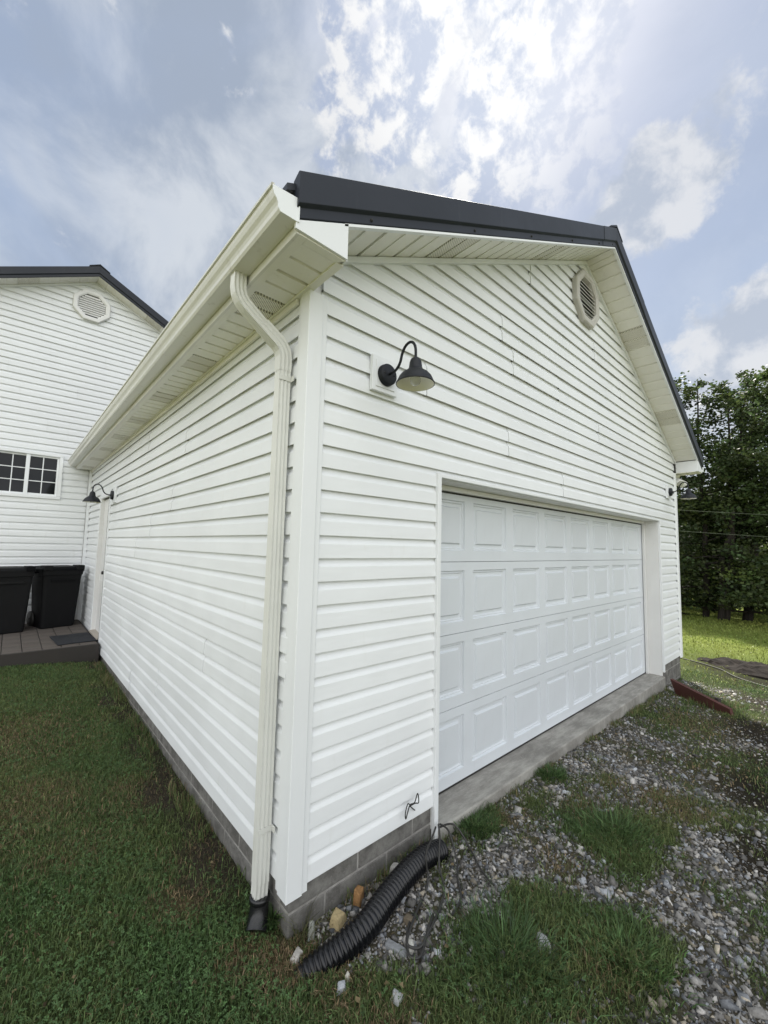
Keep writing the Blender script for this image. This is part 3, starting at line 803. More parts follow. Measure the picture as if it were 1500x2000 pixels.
# ------------------------------------------------------------------ house behind
house = thing('house', 'taller white vinyl sided house gable rising behind the garage at left', 'house', (0,0,0))
HX, HZ = -.169, 6.40
hr = lambda x: HZ-.5*abs(x-HX)
HL, HR = -4.6, 4.26
HOV = .26
mb = MB()
ya, yb = YB+BASE+.001, YB+.16
WX0, WX1, WZ0, WZ1 = -1.315, -.478, 2.300, 3.000
for (a, b, c, d) in ((HL,-.8,WX0,4.0),(WX1,-.8,HR,4.0),(WX0,-.8,WX1,WZ0),(WX0,WZ1,WX1,4.0)): mb.box(a, ya, b, c, yb, d)
mb.prism([(HL,ya,4.0),(HR,ya,4.0),(HR,ya,hr(HR)),(HX,ya,HZ),(HL,ya,hr(HL))], [(HL,yb,4.0),(HR,yb,4.0),(HR,yb,hr(HR)),(HX,yb,HZ),(HL,yb,hr(HL))])
mb.box(HL, yb, -.8, HL+.15, YB+9, hr(HL)-.1); mb.box(HR-.15, yb, -.8, HR, YB+9, hr(HR)-.1)
mb.build('wall', M['white_paint'], house)
wh = lambda u, d, z: (u, YB+BASE-d, z)
def hclip(z):
    w_ = (HZ-z)/.5-.02; return (HX-w_, HX+w_)
for k in range(1, 28):
    lz = 2*k*H; hz_ = lz+2*H
    right = 3.6 if hz_ > 3.3 else -.05
    if hz_ > WZ0-.05 and lz < WZ1+.05:
        siding_panel(house, wh, HL, WX0-.045, 2*k, clip=hclip); siding_panel(house, wh, WX1+.045, right, 2*k, clip=hclip)
        if lz < WZ0-.05: siding_panel(house, wh, WX0-.045, WX1+.045, 2*k, zmax=WZ0-.045)
        if hz_ > WZ1+.05: siding_panel(house, wh, WX0-.045, WX1+.045, 2*k, zmin=WZ1+.05)
    else:
        s0 = -2.6+((k*29) % 17)*.19
        for i, (a, b) in enumerate(split(HL, right, [s0, s0+3.1] if right > 1 else [s0-1.5])):
            siding_panel(house, wh, a+(.0015 if i else 0), b, 2*k, clip=hclip, proud=.0022*(i % 2))
# window: twin sliding sashes with 2 x 3 grilles
wy = YB
wfm = MB()
def frame(mb, x0, x1, z0, z1, w_, ya, yb):
    mb.box(x0, ya, z0, x1, yb, z0+w_); mb.box(x0, ya, z1-w_, x1, yb, z1); mb.box(x0, ya, z0+w_, x0+w_, yb, z1-w_); mb.box(x1-w_, ya, z0+w_, x1, yb, z1-w_)
frame(wfm, WX0-.047, WX1+.047, WZ0-.047, WZ1+.047, .052, wy-.026, wy+.06)
win = wfm.build('window', M['vinyl_trim'], house, .004)
XM = (WX0+WX1)/2
for i, (a, b, yy) in enumerate(((XM-.022, WX1-.006, wy+.008), (WX0+.006, XM+.012, wy+.034))):
    mb = MB(); frame(mb, a, b, WZ0+.006, WZ1-.006, .030, yy, yy+.024); mb.build('sash', M['vinyl_trim'], win, .002)
    mb = MB(); a2, b2, c2_, d2 = a+.026, b-.026, WZ0+.032, WZ1-.032
    mb.box((a2+b2)/2-.007, yy+.004, c2_, (a2+b2)/2+.007, yy+.014, d2)
    for t in (1/3, 2/3):
        z = c2_+(d2-c2_)*t
        mb.box(a2, yy+.005, z-.007, (a2+b2)/2-.0071, yy+.013, z+.007); mb.box((a2+b2)/2+.0071, yy+.005, z-.007, b2, yy+.013, z+.007)
    mb.build('grille', M['vinyl_trim'], win)
    for ci in range(2):
        for rj in range(3):
            xa, xb = a2+(b2-a2)*ci/2, a2+(b2-a2)*(ci+1)/2; za, zb = c2_+(d2-c2_)*rj/3, c2_+(d2-c2_)*(rj+1)/3
            mb = MB(); mb.box(xa+.001, yy+.015, za+.001, xb-.001, yy+.019, zb-.001); mb.build('pane', M['glass'], win)
box('mullion', M['vinyl_trim'], win, (XM-.034, wy-.012, WZ0+.006, XM+.020, wy+.006, WZ1-.006), .003)
# roof of the house
mb = MB()
for sx in (1, -1):
    e = HX+sx*4.75; ze = hr(e)+.12
    A_ = [(HX,YB-HOV,HZ+.12),(e,YB-HOV,ze),(e,YB-HOV,ze+.05),(HX,YB-HOV,HZ+.17)]
    mb.prism(A_, [(x, YB+9.2, z) for x, y, z in A_])
mb.build('roof', M['roof_metal'], house)
for sx in (1, -1):
    prof = [(.03,.175),(-.012,.195),(-.022,.19),(-.022,.062),(-.006,.048),(-.006,.004),(.004,0),(.012,.004)]
    xa, xb = HX+sx*.001, HX+sx*4.75
    mb = MB(); mb.prism([(xa, YB-HOV+d, hr(xa)+z) for d, z in prof], [(xb, YB-HOV+d, hr(xb)+z) for d, z in prof]); mb.build('rake_trim', M['roof_metal'], house)
    u = 0.0; i = 0
    while u < 4.6:
        e = min(u+.272, 4.6)
        st = [(0,.006),(.03,0),(.48,0),(.50,.005),(.52,0),(.985,0),(1.0,.006)]
        A_ = []; B_ = []
        for s, d in st:
            x = HX+sx*(u+(e-u)*s); A_.append((x, YB-HOV+.006, hr(x)+d)); B_.append((x, YB-.001, hr(x)+d))
        n = len(st); mb = MB(); mb.add(A_+B_, [(k, k+1, n+k+1, n+k) for k in range(n-1)])
        mb.build('soffit_panel', M['soffit_vent'] if i in (3, 8, 13) else M['soffit'], house); u = e; i += 1
    P = [(-.02,-.034),(-.02,-.001),(.01,-.001),(.01,-.034)]
    mb = MB(); mb.prism([(xa,YB+y,hr(xa)+z) for y, z in P], [(HX+sx*4.4,YB+y,hr(HX+sx*4.4)+z) for y, z in P]); mb.build('frieze_trim', M['vinyl_trim'], house)
mb = MB(); rc = [(HX-.16,HZ+.12),(HX,HZ+.205),(HX+.16,HZ+.12),(HX+.16,HZ+.135),(HX,HZ+.225),(HX-.16,HZ+.135)]
mb.prism([(x,YB-HOV-.028,z) for x, z in rc], [(x,YB+9.2,z) for x, z in rc]); mb.build('ridge_cap', M['roof_metal'], house)
octagon_vent(house, -.215, 5.905, .285, YB, (M['white_paint'], M['white_paint']), .046)

# ------------------------------------------------------------------ patio with pavers
PZ = .15
patio = bpy.data.objects.new('patio', None); COL.objects.link(patio); patio['kind'] = 'structure'
box('edge_board', M['patio_board'], patio, (-3.6, 5.12, -.3, -.02, 5.155, PZ), .004)
box('paver_bed', M['dark'], patio, (-3.6, 5.156, -.3, -.02, YB-.02, PZ-.012))
pav = {}
def paver(x0, y0, w_, d_):
    key = (round(w_, 3), round(d_, 3))
    if key not in pav:
        mb = MB(); mb.box(-w_/2, -d_/2, -.05, w_/2, d_/2, 0); o = mb.build('paver', M['paver'], patio, .005); pav[key] = o.data
    else: o = link('paver', pav[key], patio, .005)
    o.location = (x0+w_/2, y0+d_/2, PZ+random.uniform(-.002, .002)); o.rotation_euler = (random.uniform(-.006,.006), random.uniform(-.006,.006), random.uniform(-.008,.008))
x = -.032
row = 0
while x > -3.5:
    w_ = .195; y = 5.165; first = True
    while y < YB-.05:
        d_ = .12 if first else (.30 if not (row % 2 and y < 5.31) else .15)
        d_ = min(d_, YB-.03-y)
        if d_ > .04: paver(x-w_, y, w_-.007, d_-.007)
        y += d_; first = False
    x -= w_; row += 1
mat_ = MB()
mat_.box(-.225, -.34, 0, .225, .34, .011)
t = mat_.build('door_mat', M['rubber'], None, .003); t.location = (-.262, 5.64, PZ+.004); t.rotation_euler = (0, 0, math.radians(4))
tag(t, 'dark rubber door mat lying on the brown pavers before the side door', 'door mat')

# ------------------------------------------------------------------ wheelie bins
def bin_(label, loc, rz):
    t = thing('trash_bin', label, 'trash bin', loc, rz, 'black trash bins by the house wall')
    mb = MB()                                                       # tapered body with a thick rim; front is -Y
    st = [(0,.215,.22),(.02,.225,.23),(.80,.262,.278),(.83,.267,.283),(.84,.275,.295),(.905,.278,.298)]
    def rr(hx, hy, z, c=.05, n=4):
        out = []
        for cx_, cy_, a0 in ((hx-c,hy-c,0),(-hx+c,hy-c,90),(-hx+c,-hy+c,180),(hx-c,-hy+c,270)):
            for k in range(n+1): a = math.radians(a0+90*k/n); out.append((cx_+c*math.cos(a), cy_+c*math.sin(a), z))
        return out
    rings = [rr(hx, hy, z) for z, hx, hy in st]
    n = len(rings[0])
    for a, b in zip(rings[:-1], rings[1:]): mb.add(a+b, [(k,(k+1) % n,n+(k+1) % n,n+k) for k in range(n)], False)
    mb.add(rings[0], [tuple(range(n))[::-1]]); mb.build('body', M['bin'], t)
    mb = MB(); l0 = rr(.288,.305,.907); l1 = rr(.288,.305,.935); l2 = rr(.255,.275,.962); l3 = rr(.20,.22,.970)
    for a, b in ((l0,l1),(l1,l2),(l2,l3)): mb.add(a+b, [(k,(k+1) % n,n+(k+1) % n,n+k) for k in range(n)])
    mb.add(l0, [tuple(range(n))[::-1]]); mb.add(l3, [tuple(range(n))])
    lid = mb.build('lid', M['bin'], t)
    for sx in (-1, 1):
        mb = MB(); mb.box(sx*.215-.055, -.335, .915, sx*.215+.055, -.12, .990); mb.build('lid_grip', M['bin'], lid, .012)
    for sx in (-1, 1):
        mb = MB(); mb.tube([(sx*.276,-.10,.88),(sx*.335,-.10,.885),(sx*.335,.10,.885),(sx*.276,.10,.88)], .014, 8); mb.build('handle', M['bin'], t)
        mb = MB(); mb.lathe([(.02,-.025),(.115,-.025),(.12,-.018),(.12,.018),(.115,.025),(.02,.025)], (sx*.235,.19,.12), (1,0,0), 20); mb.build('wheel', M['cable'], t)
    mb = MB(); mb.box(-.12, -.232, .50, .12, -.226, .66); o = mb.build('moulded_badge', M['bin'], t, .003)
    o.rotation_euler = (math.radians(-5), 0, 0)
    mb = MB(); mb.box(-.16, -.298, .73, .16, -.27, .765); mb.build('grab_bar', M['bin'], t, .006)
    return t
bin_('black wheeled trash bin nearest the white side door, lid closed', (-.415, 6.98, PZ), math.radians(14))
bin_('black wheeled trash bin cut off by the left edge of the photo', (-1.03, 6.80, PZ), math.radians(10))

# ------------------------------------------------------------------ barn lamps
def barn_lamp(label, loc, rz):
    t = thing('wall_lamp', label, 'wall lamp', loc, rz, 'gooseneck barn lamps on the garage walls')
    mb = MB(); mb.box(-.095, -.012, -.102, .095, .012, .102); mb.box(-.072, -.017, -.078, .072, -.0121, .078)
    mb.build('mounting_block', M['vinyl_trim'], t, .003)
    mb = MB(); mb.lathe([(.0001,.030),(.055,.030),(.060,.026),(.060,.010),(.062,.008),(.062,0)], (0,-.0175,-.002), (0,-1,0), 28)
    bp = mb.build('back_plate', M['lamp_metal'], t)
    for sx in (-1, 1):
        mb = MB(); mb.lathe([(.0001,.005),(.004,.004),(.005,0)], (sx*.036,-.0475,-.002), (0,-1,0), 8); mb.build('screw', M['dark'], bp)
    ctl = [(0,-.044,-.002),(0,-.095,.004),(0,-.130,.035),(0,-.148,.085),(0,-.172,.118),(0,-.204,.128),(0,-.232,.114),(0,-.247,.083),(0,-.25,.045),(0,-.25,.02)]
    P = []
    for i in range(len(ctl)-1):                                     # Catmull-Rom through the control points
        p0, p1, p2, p3 = [Vector(ctl[max(0, min(len(ctl)-1, i+k))]) for k in (-1, 0, 1, 2)]
        for j in range(5):
            u = j/5; P.append(.5*((2*p1)+(p2-p0)*u+(2*p0-5*p1+4*p2-p3)*u*u+(3*p1-p0-3*p2+p3)*u**3))
    P.append(Vector(ctl[-1]))
    mb = MB(); mb.tube(P, .0075, 12); mb.build('arm', M['lamp_metal'], t)
    c = (0,-.25,-.115)
    out = [(.0085,.142),(.016,.140),(.026,.131),(.032,.115),(.034,.095),(.038,.078),(.052,.066),(.070,.054),(.085,.037),(.094,.018),(.099,.004),(.1025,.002),(.1025,-.003),(.099,-.004)]
    mb = MB(); mb.lathe(out, c, (0,0,1), 40); mb.build('shade', M['lamp_metal'], t)
    inn = [(.0985,-.0035),(.096,.004),(.090,.018),(.081,.036),(.066,.052),(.048,.063),(.034,.074),(.030,.092),(.0001,.094)]
    mb = MB(); mb.lathe(inn, c, (0,0,1), 40); mb.build('shade_lining', M['lamp_inside'], t)
    mb = MB(); mb.lathe([(.0001,-.012),(.014,-.009),(.024,0),(.029,.013),(.029,.026),(.024,.040),(.015,.056),(.013,.080),(.0001,.081)], c, (0,0,1), 22); mb.build('bulb', M['bulb'], t)
    return t
barn_lamp('black gooseneck barn lamp on white block near the garage corner and downspout', (.491,-.014,2.524), 0)
barn_lamp('black gooseneck barn lamp on the front wall beyond the garage door', (6.29,-.012,2.475), 0)
barn_lamp('black gooseneck barn lamp on the long side wall next to the white side door', (-.012,4.92,2.175), -math.pi/2)
fl = thing('flood_light', 'white twin head flood light under the far eave corner', 'flood light', (6.93,.02,2.82))
mb = MB(); mb.lathe([(.0001,-.045),(.045,-.04),(.055,-.01),(.055,.004)], (0,0,0), (0,0,1), 20); mb.build('base', M['gutter'], fl)
for sx, ang in ((-1,.5),(1,.9)):
    d = Vector((sx*.55,-.45,-.7)).normalized(); c = Vector((sx*.04,-.01,-.05))
    mb = MB(); mb.tube([c, c+d*.05], .012, 8); mb.lathe([(.012,.04),(.03,.05),(.042,.085),(.056,.13),(.058,.15),(.050,.152)], c, d, 20); hd = mb.build('lamp_head', M['far_plastic'], fl)
    mb = MB(); mb.lathe([(.0001,.153),(.045,.1525),(.050,.151)], c, d, 20); mb.build('lens', M['bulb'], hd)

# ------------------------------------------------------------------ drain pipe, boot, cables
def catmull(ctl, k=6):
    P = []; C_ = [Vector(c) for c in ctl]
    for i in range(len(C_)-1):
        p0, p1, p2, p3 = [C_[max(0, min(len(C_)-1, i+j))] for j in (-1, 0, 1, 2)]
        for j in range(k):
            u = j/k; P.append(.5*((2*p1)+(p2-p0)*u+(2*p0-5*p1+4*p2-p3)*u*u+(3*p1-p0-3*p2+p3)*u**3))
    P.append(C_[-1]); return P
ctl = [(-.03,-.118,-.262),(.05,-.150,-.225),(.17,-.190,-.186),(.30,-.200,-.160),(.45,-.165,-.148),(.62,-.125,-.145),(.80,-.095,-.155),(.96,-.085,-.195)]
P = catmull(ctl, 60)
L = [0]
for a, b in zip(P[:-1], P[1:]): L.append(L[-1]+(b-a).length)
step = .022/6; N = int(L[-1]/step); Q = []; Rr = []
Lx = np.array(L)
PX = np.array([[p.x,p.y,p.z] for p in P])
for i in range(N):
    s = i*step; Q.append(Vector([np.interp(s, Lx, PX[:, c]) for c in range(3)]))
    ph = i % 6; big = .057*(0.80+.20*min(1, s/.22))
    Rr.append(big*(1.0 if ph in (1, 2, 3) else .93 if ph in (0, 4) else .84))
mb = MB(); mb.tube(Q, Rr, 24); pipe = mb.build('drain_pipe', M['pipe'])
tag(pipe, 'black corrugated plastic drain pipe lying on gravel along the block foundation', 'drain pipe')
bt = thing('drain_boot', 'black plastic drain boot on the lawn under the downspout end', 'drain fitting', (-.056,.160,-.2))
mb = MB(); mb.tube([(.01,.005,.12),(.006,.0,.07),(-.005,-.015,.035),(-.022,-.035,.012)], [.041,.043,.046,.048], 16); mb.build('elbow', M['pipe'], bt)
mb = MB(); mb.lathe([(.040,.0),(.047,.002),(.047,.022),(.040,.024)], (.011,.006,.105), (0,0,1), 20); mb.build('collar', M['pipe'], bt)
cb = thing('black_cable', 'loose loops of thin black cable hanging below the door trim onto gravel', 'cable', (0,0,0))
for ctl in ([(.97,-.03,-.10),(.86,-.10,-.075),(.735,-.165,-.075),(.722,-.19,-.17),(.640,-.235,-.205),(.50,-.285,-.19),(.42,-.335,-.19),(.375,-.40,-.195),(.41,-.43,-.195),(.50,-.385,-.185),(.60,-.335,-.19)],
            [(.99,-.035,-.09),(.90,-.12,-.08),(.82,-.185,-.16),(.77,-.26,-.195),(.66,-.33,-.19),(.50,-.39,-.185),(.43,-.405,-.19),(.40,-.36,-.19),(.46,-.32,-.185),(.62,-.24,-.19)],
            [(1.0,-.04,-.09),(.97,-.13,-.075),(.94,-.21,-.17),(.86,-.28,-.19),(.78,-.36,-.195),(.66,-.40,-.185)],
            [(1.0,-.035,-.11),(1.06,-.10,-.09),(1.08,-.20,-.18),(1.00,-.33,-.185),(.97,-.43,-.19)]):
    mb = MB(); mb.tube(catmull(ctl, 7), .0055, 8); mb.build('cable_loop', M['cable'], cb)
mb = MB(); mb.tube(catmull([(.820,.0,.040),(.757,-.03,.094),(.726,-.035,.126),(.712,-.03,.080),(.716,-.03,.048),(.735,-.03,.088),(.748,-.032,.112),(.775,-.04,.118),(.800,-.035,.150),(.815,-.03,.136),(.818,-.03,.096),(.795,-.025,.098),(.745,-.028,.102)], 8), .0032, 7)
tag(mb.build('bent_wire', M['cable']), 'short kinked black wire poking out of the lowest siding near door trim', 'wire')

# ------------------------------------------------------------------ stones
def icosa():
    p = (1+5**.5)/2
    v = np.array([(-1,p,0),(1,p,0),(-1,-p,0),(1,-p,0),(0,-1,p),(0,1,p),(0,-1,-p),(0,1,-p),(p,0,-1),(p,0,1),(-p,0,-1),(-p,0,1)], float)
    f = np.array([(0,11,5),(0,5,1),(0,1,7),(0,7,10),(0,10,11),(1,5,9),(5,11,4),(11,10,2),(10,7,6),(7,1,8),(3,9,4),(3,4,2),(3,2,6),(3,6,8),(3,8,9),(4,9,5),(2,4,11),(6,2,10),(8,6,7),(9,8,1)])
    return v/np.linalg.norm(v[0]), f
IV, IF = icosa()
def rot_rand(n):
    q = rng.normal(size=(n,4)); q /= np.linalg.norm(q, axis=1)[:, None]
    w, x, y, z = q.T
    return np.stack([np.stack([1-2*(y*y+z*z),2*(x*y-z*w),2*(x*z+y*w)],-1),np.stack([2*(x*y+z*w),1-2*(x*x+z*z),2*(y*z-x*w)],-1),np.stack([2*(x*z-y*w),2*(y*z+x*w),1-2*(x*x+y*y)],-1)],1)
BV = np.array([(-1,-1,-1),(1,-1,-1),(1,1,-1),(-1,1,-1),(-1,-1,1),(1,-1,1),(1,1,1),(-1,1,1)], float)*.72
BF = np.array([(0,2,1),(0,3,2),(4,5,6),(4,6,7),(0,1,5),(0,5,4),(1,2,6),(1,6,5),(2,3,7),(2,7,6),(3,0,4),(3,4,7)])
def stones(P, size):
    """angular crushed stone: each piece a box with its corners pulled about"""
    n = len(P)
    v = BV[None]+rng.uniform(-.42,.42,(n,8,3))
    v[:, 4:, :2] *= rng.uniform(.35,1.0,(n,1,2))
    v = v*np.stack([rng.uniform(.8,1.5,n), rng.uniform(.5,1.0,n), rng.uniform(.28,.8,n)],-1)[:, None]
    tilt = rng.normal(0,.45,(n,2)); ct, st_ = np.cos(tilt), np.sin(tilt)
    y_, z_ = v[:,:,1].copy(), v[:,:,2].copy()
    v[:,:,1] = y_*ct[:,:1]-z_*st_[:,:1]; v[:,:,2] = y_*st_[:,:1]+z_*ct[:,:1]
    x_, z_ = v[:,:,0].copy(), v[:,:,2].copy()
    v[:,:,0] = x_*ct[:,1:]-z_*st_[:,1:]; v[:,:,2] = x_*st_[:,1:]+z_*ct[:,1:]
    a = rng.uniform(0,2*math.pi,n)[:, None]; x_, y_ = v[:,:,0].copy(), v[:,:,1].copy()
    v[:,:,0] = x_*np.cos(a)-y_*np.sin(a); v[:,:,1] = x_*np.sin(a)+y_*np.cos(a)
    v = v*size[:, None, None]+P[:, None]
    base = .085+.36*rng.random(n)**1.5
    tint = np.array([1.04,1.0,.94])[None]*np.ones((n,3))
    w = rng.random(n); tint[w > .90] = (1.12,1.0,.80); tint[w < .25] = (.95,.99,1.05)
    base[rng.random(n) > .95] = .58
    c = np.repeat((base[:, None]*tint)[:, None], 8, 1).reshape(-1, 3)
    fi = (BF[None]+(np.arange(n)*8)[:, None, None]).reshape(-1)
    return v.reshape(-1, 3), fi, c
def scatter(x0, x1, y0, y1, n, fn):
    x = rng.uniform(x0, x1, n); y = rng.uniform(y0, y1, n)
    k = rng.random(n) < fn(x, y); return x[k], y[k]
def clear_of_building(x, y):
    slab = (x > .99) & (x < 5.8) & (y > -.025)
    gar = (x > .02) & (x < WID-.02) & (y > .02)
    pt = (y > 5.1) & (x < 0)
    return ~(slab | gar | pt)
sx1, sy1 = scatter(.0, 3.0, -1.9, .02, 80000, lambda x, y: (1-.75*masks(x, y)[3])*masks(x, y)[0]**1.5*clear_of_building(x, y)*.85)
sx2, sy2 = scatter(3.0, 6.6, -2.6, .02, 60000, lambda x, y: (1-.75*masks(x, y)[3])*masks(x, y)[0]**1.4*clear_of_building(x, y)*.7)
sx3, sy3 = scatter(-.05, 4.5, -1.9, .02, 9000, lambda x, y: (.04+.1*masks(x, y)[0])*clear_of_building(x, y)*(x > .05))
sx4, sy4 = scatter(.2, 6.6, -4.2, -1.9, 34000, lambda x, y: masks(x, y)[0]**1.3*.6)
sxx = np.concatenate([sx1, sx2, sx3, sx4]); syy = np.concatenate([sy1, sy2, sy3, sy4])
sz = np.clip(rng.gamma(1.4, .0037, len(sxx))+.0024, .0026, .028)
SP = np.stack([sxx, syy, gh(sxx, syy)+sz*.20], -1)
V_, F_, C_ = stones(SP, sz)
o = link('gravel', np_mesh('gravel', V_, F_, 3, M['stone'], C_)); o['kind'] = 'stuff'
# the single stones one can point at
def stone(label, x, y, size, colr, shape=(1,1,.7), rz=0., dz=0.):
    v = BV*1.25+rng.uniform(-.30,.30,(8,3)); v[4:, :2] *= rng.uniform(.55,.95,(1,2)); v = v*np.array(shape)*size
    c, s = math.cos(rz), math.sin(rz); v = v@np.array([[c,s,0],[-s,c,0],[0,0,1]])
    me = np_mesh('stone', v, BF.reshape(-1), 3, M['stone'], np.array(colr)[None]*np.ones((8,1)))
    o = link('stone', me, None, .004*size/.03, 2); o.location = (x, y, float(gh(x, y))+size*shape[2]*.18+dz*.7)
    return tag(o, label, 'stone', 'single stones in the gravel')
stone('orange brown stone block leaning on the foundation above the black pipe', .385, -.035, .045, (.36,.20,.085), (.75,.55,1.0), .5, .035)
stone('rounded pale yellow stone between foundation and black drain pipe', .245, -.055, .040, (.50,.40,.22), (1.1,.8,.75), .4, .012)
stone('long grey white stone standing near the foundation corner', .115, -.035, .050, (.34,.35,.31), (.5,.45,1.0), .9, .01)
stone('pale stone wedged behind the upper end of the black pipe', .64, -.03, .036, (.46,.45,.42), (1.1,.7,.7), .2, .03)
stone('light blue grey stone lying in grass in front of the pipe', .085, -.300, .027, (.40,.42,.44), (1,.8,.9), 1.0)
stone('white angular stone inside the loop of black cable', .42, -.36, .030, (.56,.55,.50), (1.2,.7,.6), .8, .005)
stone('flat pale grey stone alone in the grass nearest the camera', .225, -.475, .030, (.45,.46,.46), (1.0,.8,.6), .3)
stone('light grey stone in the grass to the right of the black cable', .875, -.745, .036, (.40,.41,.41), (1.3,.9,.6), .6)
stone('round brown stone beside the drain pipe middle', .50, -.27, .035, (.17,.14,.10), (1.1,.9,.8), .2)
stone('long slate grey stone below the middle of the pipe', .36, -.33, .042, (.26,.27,.28), (1.3,.5,.5), 1.9)
stone('small white stone at the buried end of the black pipe', .015, -.075, .028, (.48,.46,.42), (1.2,.8,.6), .5)
stone('slanted white splinter of stone in the dry grass', .125, -.290, .020, (.48,.46,.40), (.5,.5,1.3), .1)

def leaves(cent, size, col, flat=.5):
    n = len(cent); R = rot_rand(n)
    q = np.array([(-.5,-.16,0),(0,-.42,.05),(.5,0,0),(0,.42,.05)], float)
    V = np.einsum('nij,kj->nki', R, q)*size[:, None, None]
    V[:, :, 2] *= 1-flat*.5
    V = V+cent[:, None]
    F = (np.arange(n*4)).reshape(-1)
    return V.reshape(-1,3), F, np.repeat(col, 4, 0)
# ------------------------------------------------------------------ grass
def blades(x, y, hgt, wid, lean, col, colv=.34):
    n = len(x); z = gh(x, y)-.004
    a = rng.uniform(0, 2*math.pi, n); ca, sa = np.cos(a), np.sin(a)
    la = rng.uniform(0, 2*math.pi, n); le = lean*np.abs(rng.normal(.5,.4,n))*hgt
    lx, ly = np.cos(la)*le, np.sin(la)*le
    w = wid*rng.uniform(.6,1.3,n)
    V = np.empty((n,5,3))
    V[:,0] = np.stack([x-ca*w/2, y-sa*w/2, z],-1); V[:,1] = np.stack([x+ca*w/2, y+sa*w/2, z],-1)
    V[:,2] = np.stack([x+ca*w*.42+lx*.35, y+sa*w*.42+ly*.35, z+hgt*.6],-1); V[:,3] = np.stack([x-ca*w*.42+lx*.35, y-sa*w*.42+ly*.35, z+hgt*.6],-1)
    hh = np.maximum(hgt*.95-le*.35, hgt*.3)
    V[:,4] = np.stack([x+lx, y+ly, z+hh],-1)
    i = (np.arange(n)*5)[:, None]
    F = np.concatenate([i+np.array([[0,1,2]]), i+np.array([[0,2,3]]), i+np.array([[3,2,4]])], 1).reshape(-1)
    c = col*(1+rng.normal(0, colv, (n,1)))
    c = np.clip(c, .003, 1)
    return V.reshape(-1,3), F, np.repeat(c, 5, 0)
def grass_color(x, y, dr):
    n = len(x)
    t = np.clip(fbm(x, y, 2.2, 3, 77)*1.5-.25, 0, 1)[:, None]
    g = np.array([.082,.142,.048])*(1-t)+np.array([.150,.178,.066])*t
    b = np.array([.27,.20,.115])
    p = np.clip(dr*.85+.04, 0, 1)
    k = (rng.random(n) < p)[:, None]
    return np.where(k, b*rng.uniform(.5,1.1,(n,1)), g)
def join(parts):
    V=[];F=[];C=[];o=0
    for v, f, c in parts: V.append(v); F.append(f+o); C.append(c); o += len(v)
    return np.concatenate(V), np.concatenate(F), np.concatenate(C)
def lawn_patch(x0, x1, y0, y1, n, h0, h1, wid, lean=.9, power=1.2):
    def fn(x, y):
        gvm, so_, dr_, dk_, gr_ = masks(x, y)
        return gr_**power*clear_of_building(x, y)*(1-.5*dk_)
    x, y = scatter(x0, x1, y0, y1, n, fn)
    gvm, so_, dr_, dk_, gr_ = masks(x, y)
    h_ = rng.uniform(h0, h1, len(x))*(.6+.8*fbm(x, y, 3, 3, 50))*(1-.35*dr_)
    return blades(x, y, h_, wid, lean, grass_color(x, y, dr_))
def clover(x0, x1, y0, y1, n, size):
    def fn(x, y):
        gvm, so_, dr_, dk_, gr_ = masks(x, y)
        return gr_**2*clear_of_building(x, y)*(.25+.75*sstep(.45, .65, fbm(x, y, 1.6, 3, 91)))*(1-dr_)
    x, y = scatter(x0, x1, y0, y1, n, fn); n = len(x)
    z = gh(x, y)+rng.uniform(.012,.036,n); a0 = rng.uniform(0, 2*math.pi, n); s = size*rng.uniform(.6,1.2,n)
    V = np.empty((n,3,4,3)); tx, ty = rng.normal(0,.35,n), rng.normal(0,.35,n)
    for k in range(3):
        a = a0+k*2*math.pi/3
        for j, (r, da) in enumerate(((0,0),(.8,-.55),(1.15,0),(.8,.55))):
            dx, dy = r*s*np.cos(a+da), r*s*np.sin(a+da)
            V[:,k,j] = np.stack([x+dx, y+dy, z+dx*tx+dy*ty+(.15*s if j in (1,3) else 0)],-1)
    V = V.reshape(-1,3); q = np.arange(n*3)[:, None]*4
    F = np.concatenate([q+np.array([[0,1,2]]), q+np.array([[0,2,3]])], 1).reshape(-1)
    c = np.array([.082,.150,.052])*(1+rng.normal(0,.22,(n,1)))
    return V, F, np.repeat(np.clip(c,.004,1), 12, 0)
def edge_tufts(x0, x1, y0, y1, n, h0, h1):
    x = rng.uniform(x0, x1, n); y = rng.uniform(y0, y1, n)
    k = fbm(x, y, 4, 3, 12) > .5; x, y = x[k], y[k]
    return blades(x, y, rng.uniform(h0, h1, len(x)), .0035, .8, grass_color(x, y, np.full(len(x), .25)), .3)
parts = [edge_tufts(-.10, .015, .05, 5.0, 2600, .04, .11), edge_tufts(.03, 1.0, -.05, .015, 500, .04, .10), edge_tufts(1.0, 5.8, -.10, -.025, 2600, .03, .085),
         edge_tufts(5.3, 5.75, -.9, -.2, 900, .05, .12), lawn_patch(-1.35, .1, -.9, 2.4, 105000, .016, .050, .0034),
         lawn_patch(-1.6, .1, 2.4, 5.2, 75000, .018, .052, .0055),
         lawn_patch(-2.6, -1.3, -3, 6.5, 34000, .02, .05, .007),
         lawn_patch(-.2, 3.0, -1.9, .0, 135000, .016, .060, .0034, 1.15, 1.5),
         lawn_patch(3.0, 7.5, -2.8, .1, 60000, .016, .052, .006, 1.15, 1.6),
         clover(-1.35, .0, -.9, 2.2, 24000, .0070), clover(-.2, 2.2, -1.8, -.3, 12000, .0075), clover(-1.6, 0, 2.2, 5.2, 12000, .009)]
V_, F_, C_ = join(parts)
o = link('grass', np_mesh('grass', V_, F_, 3, M['grass'], C_)); o['kind'] = 'stuff'
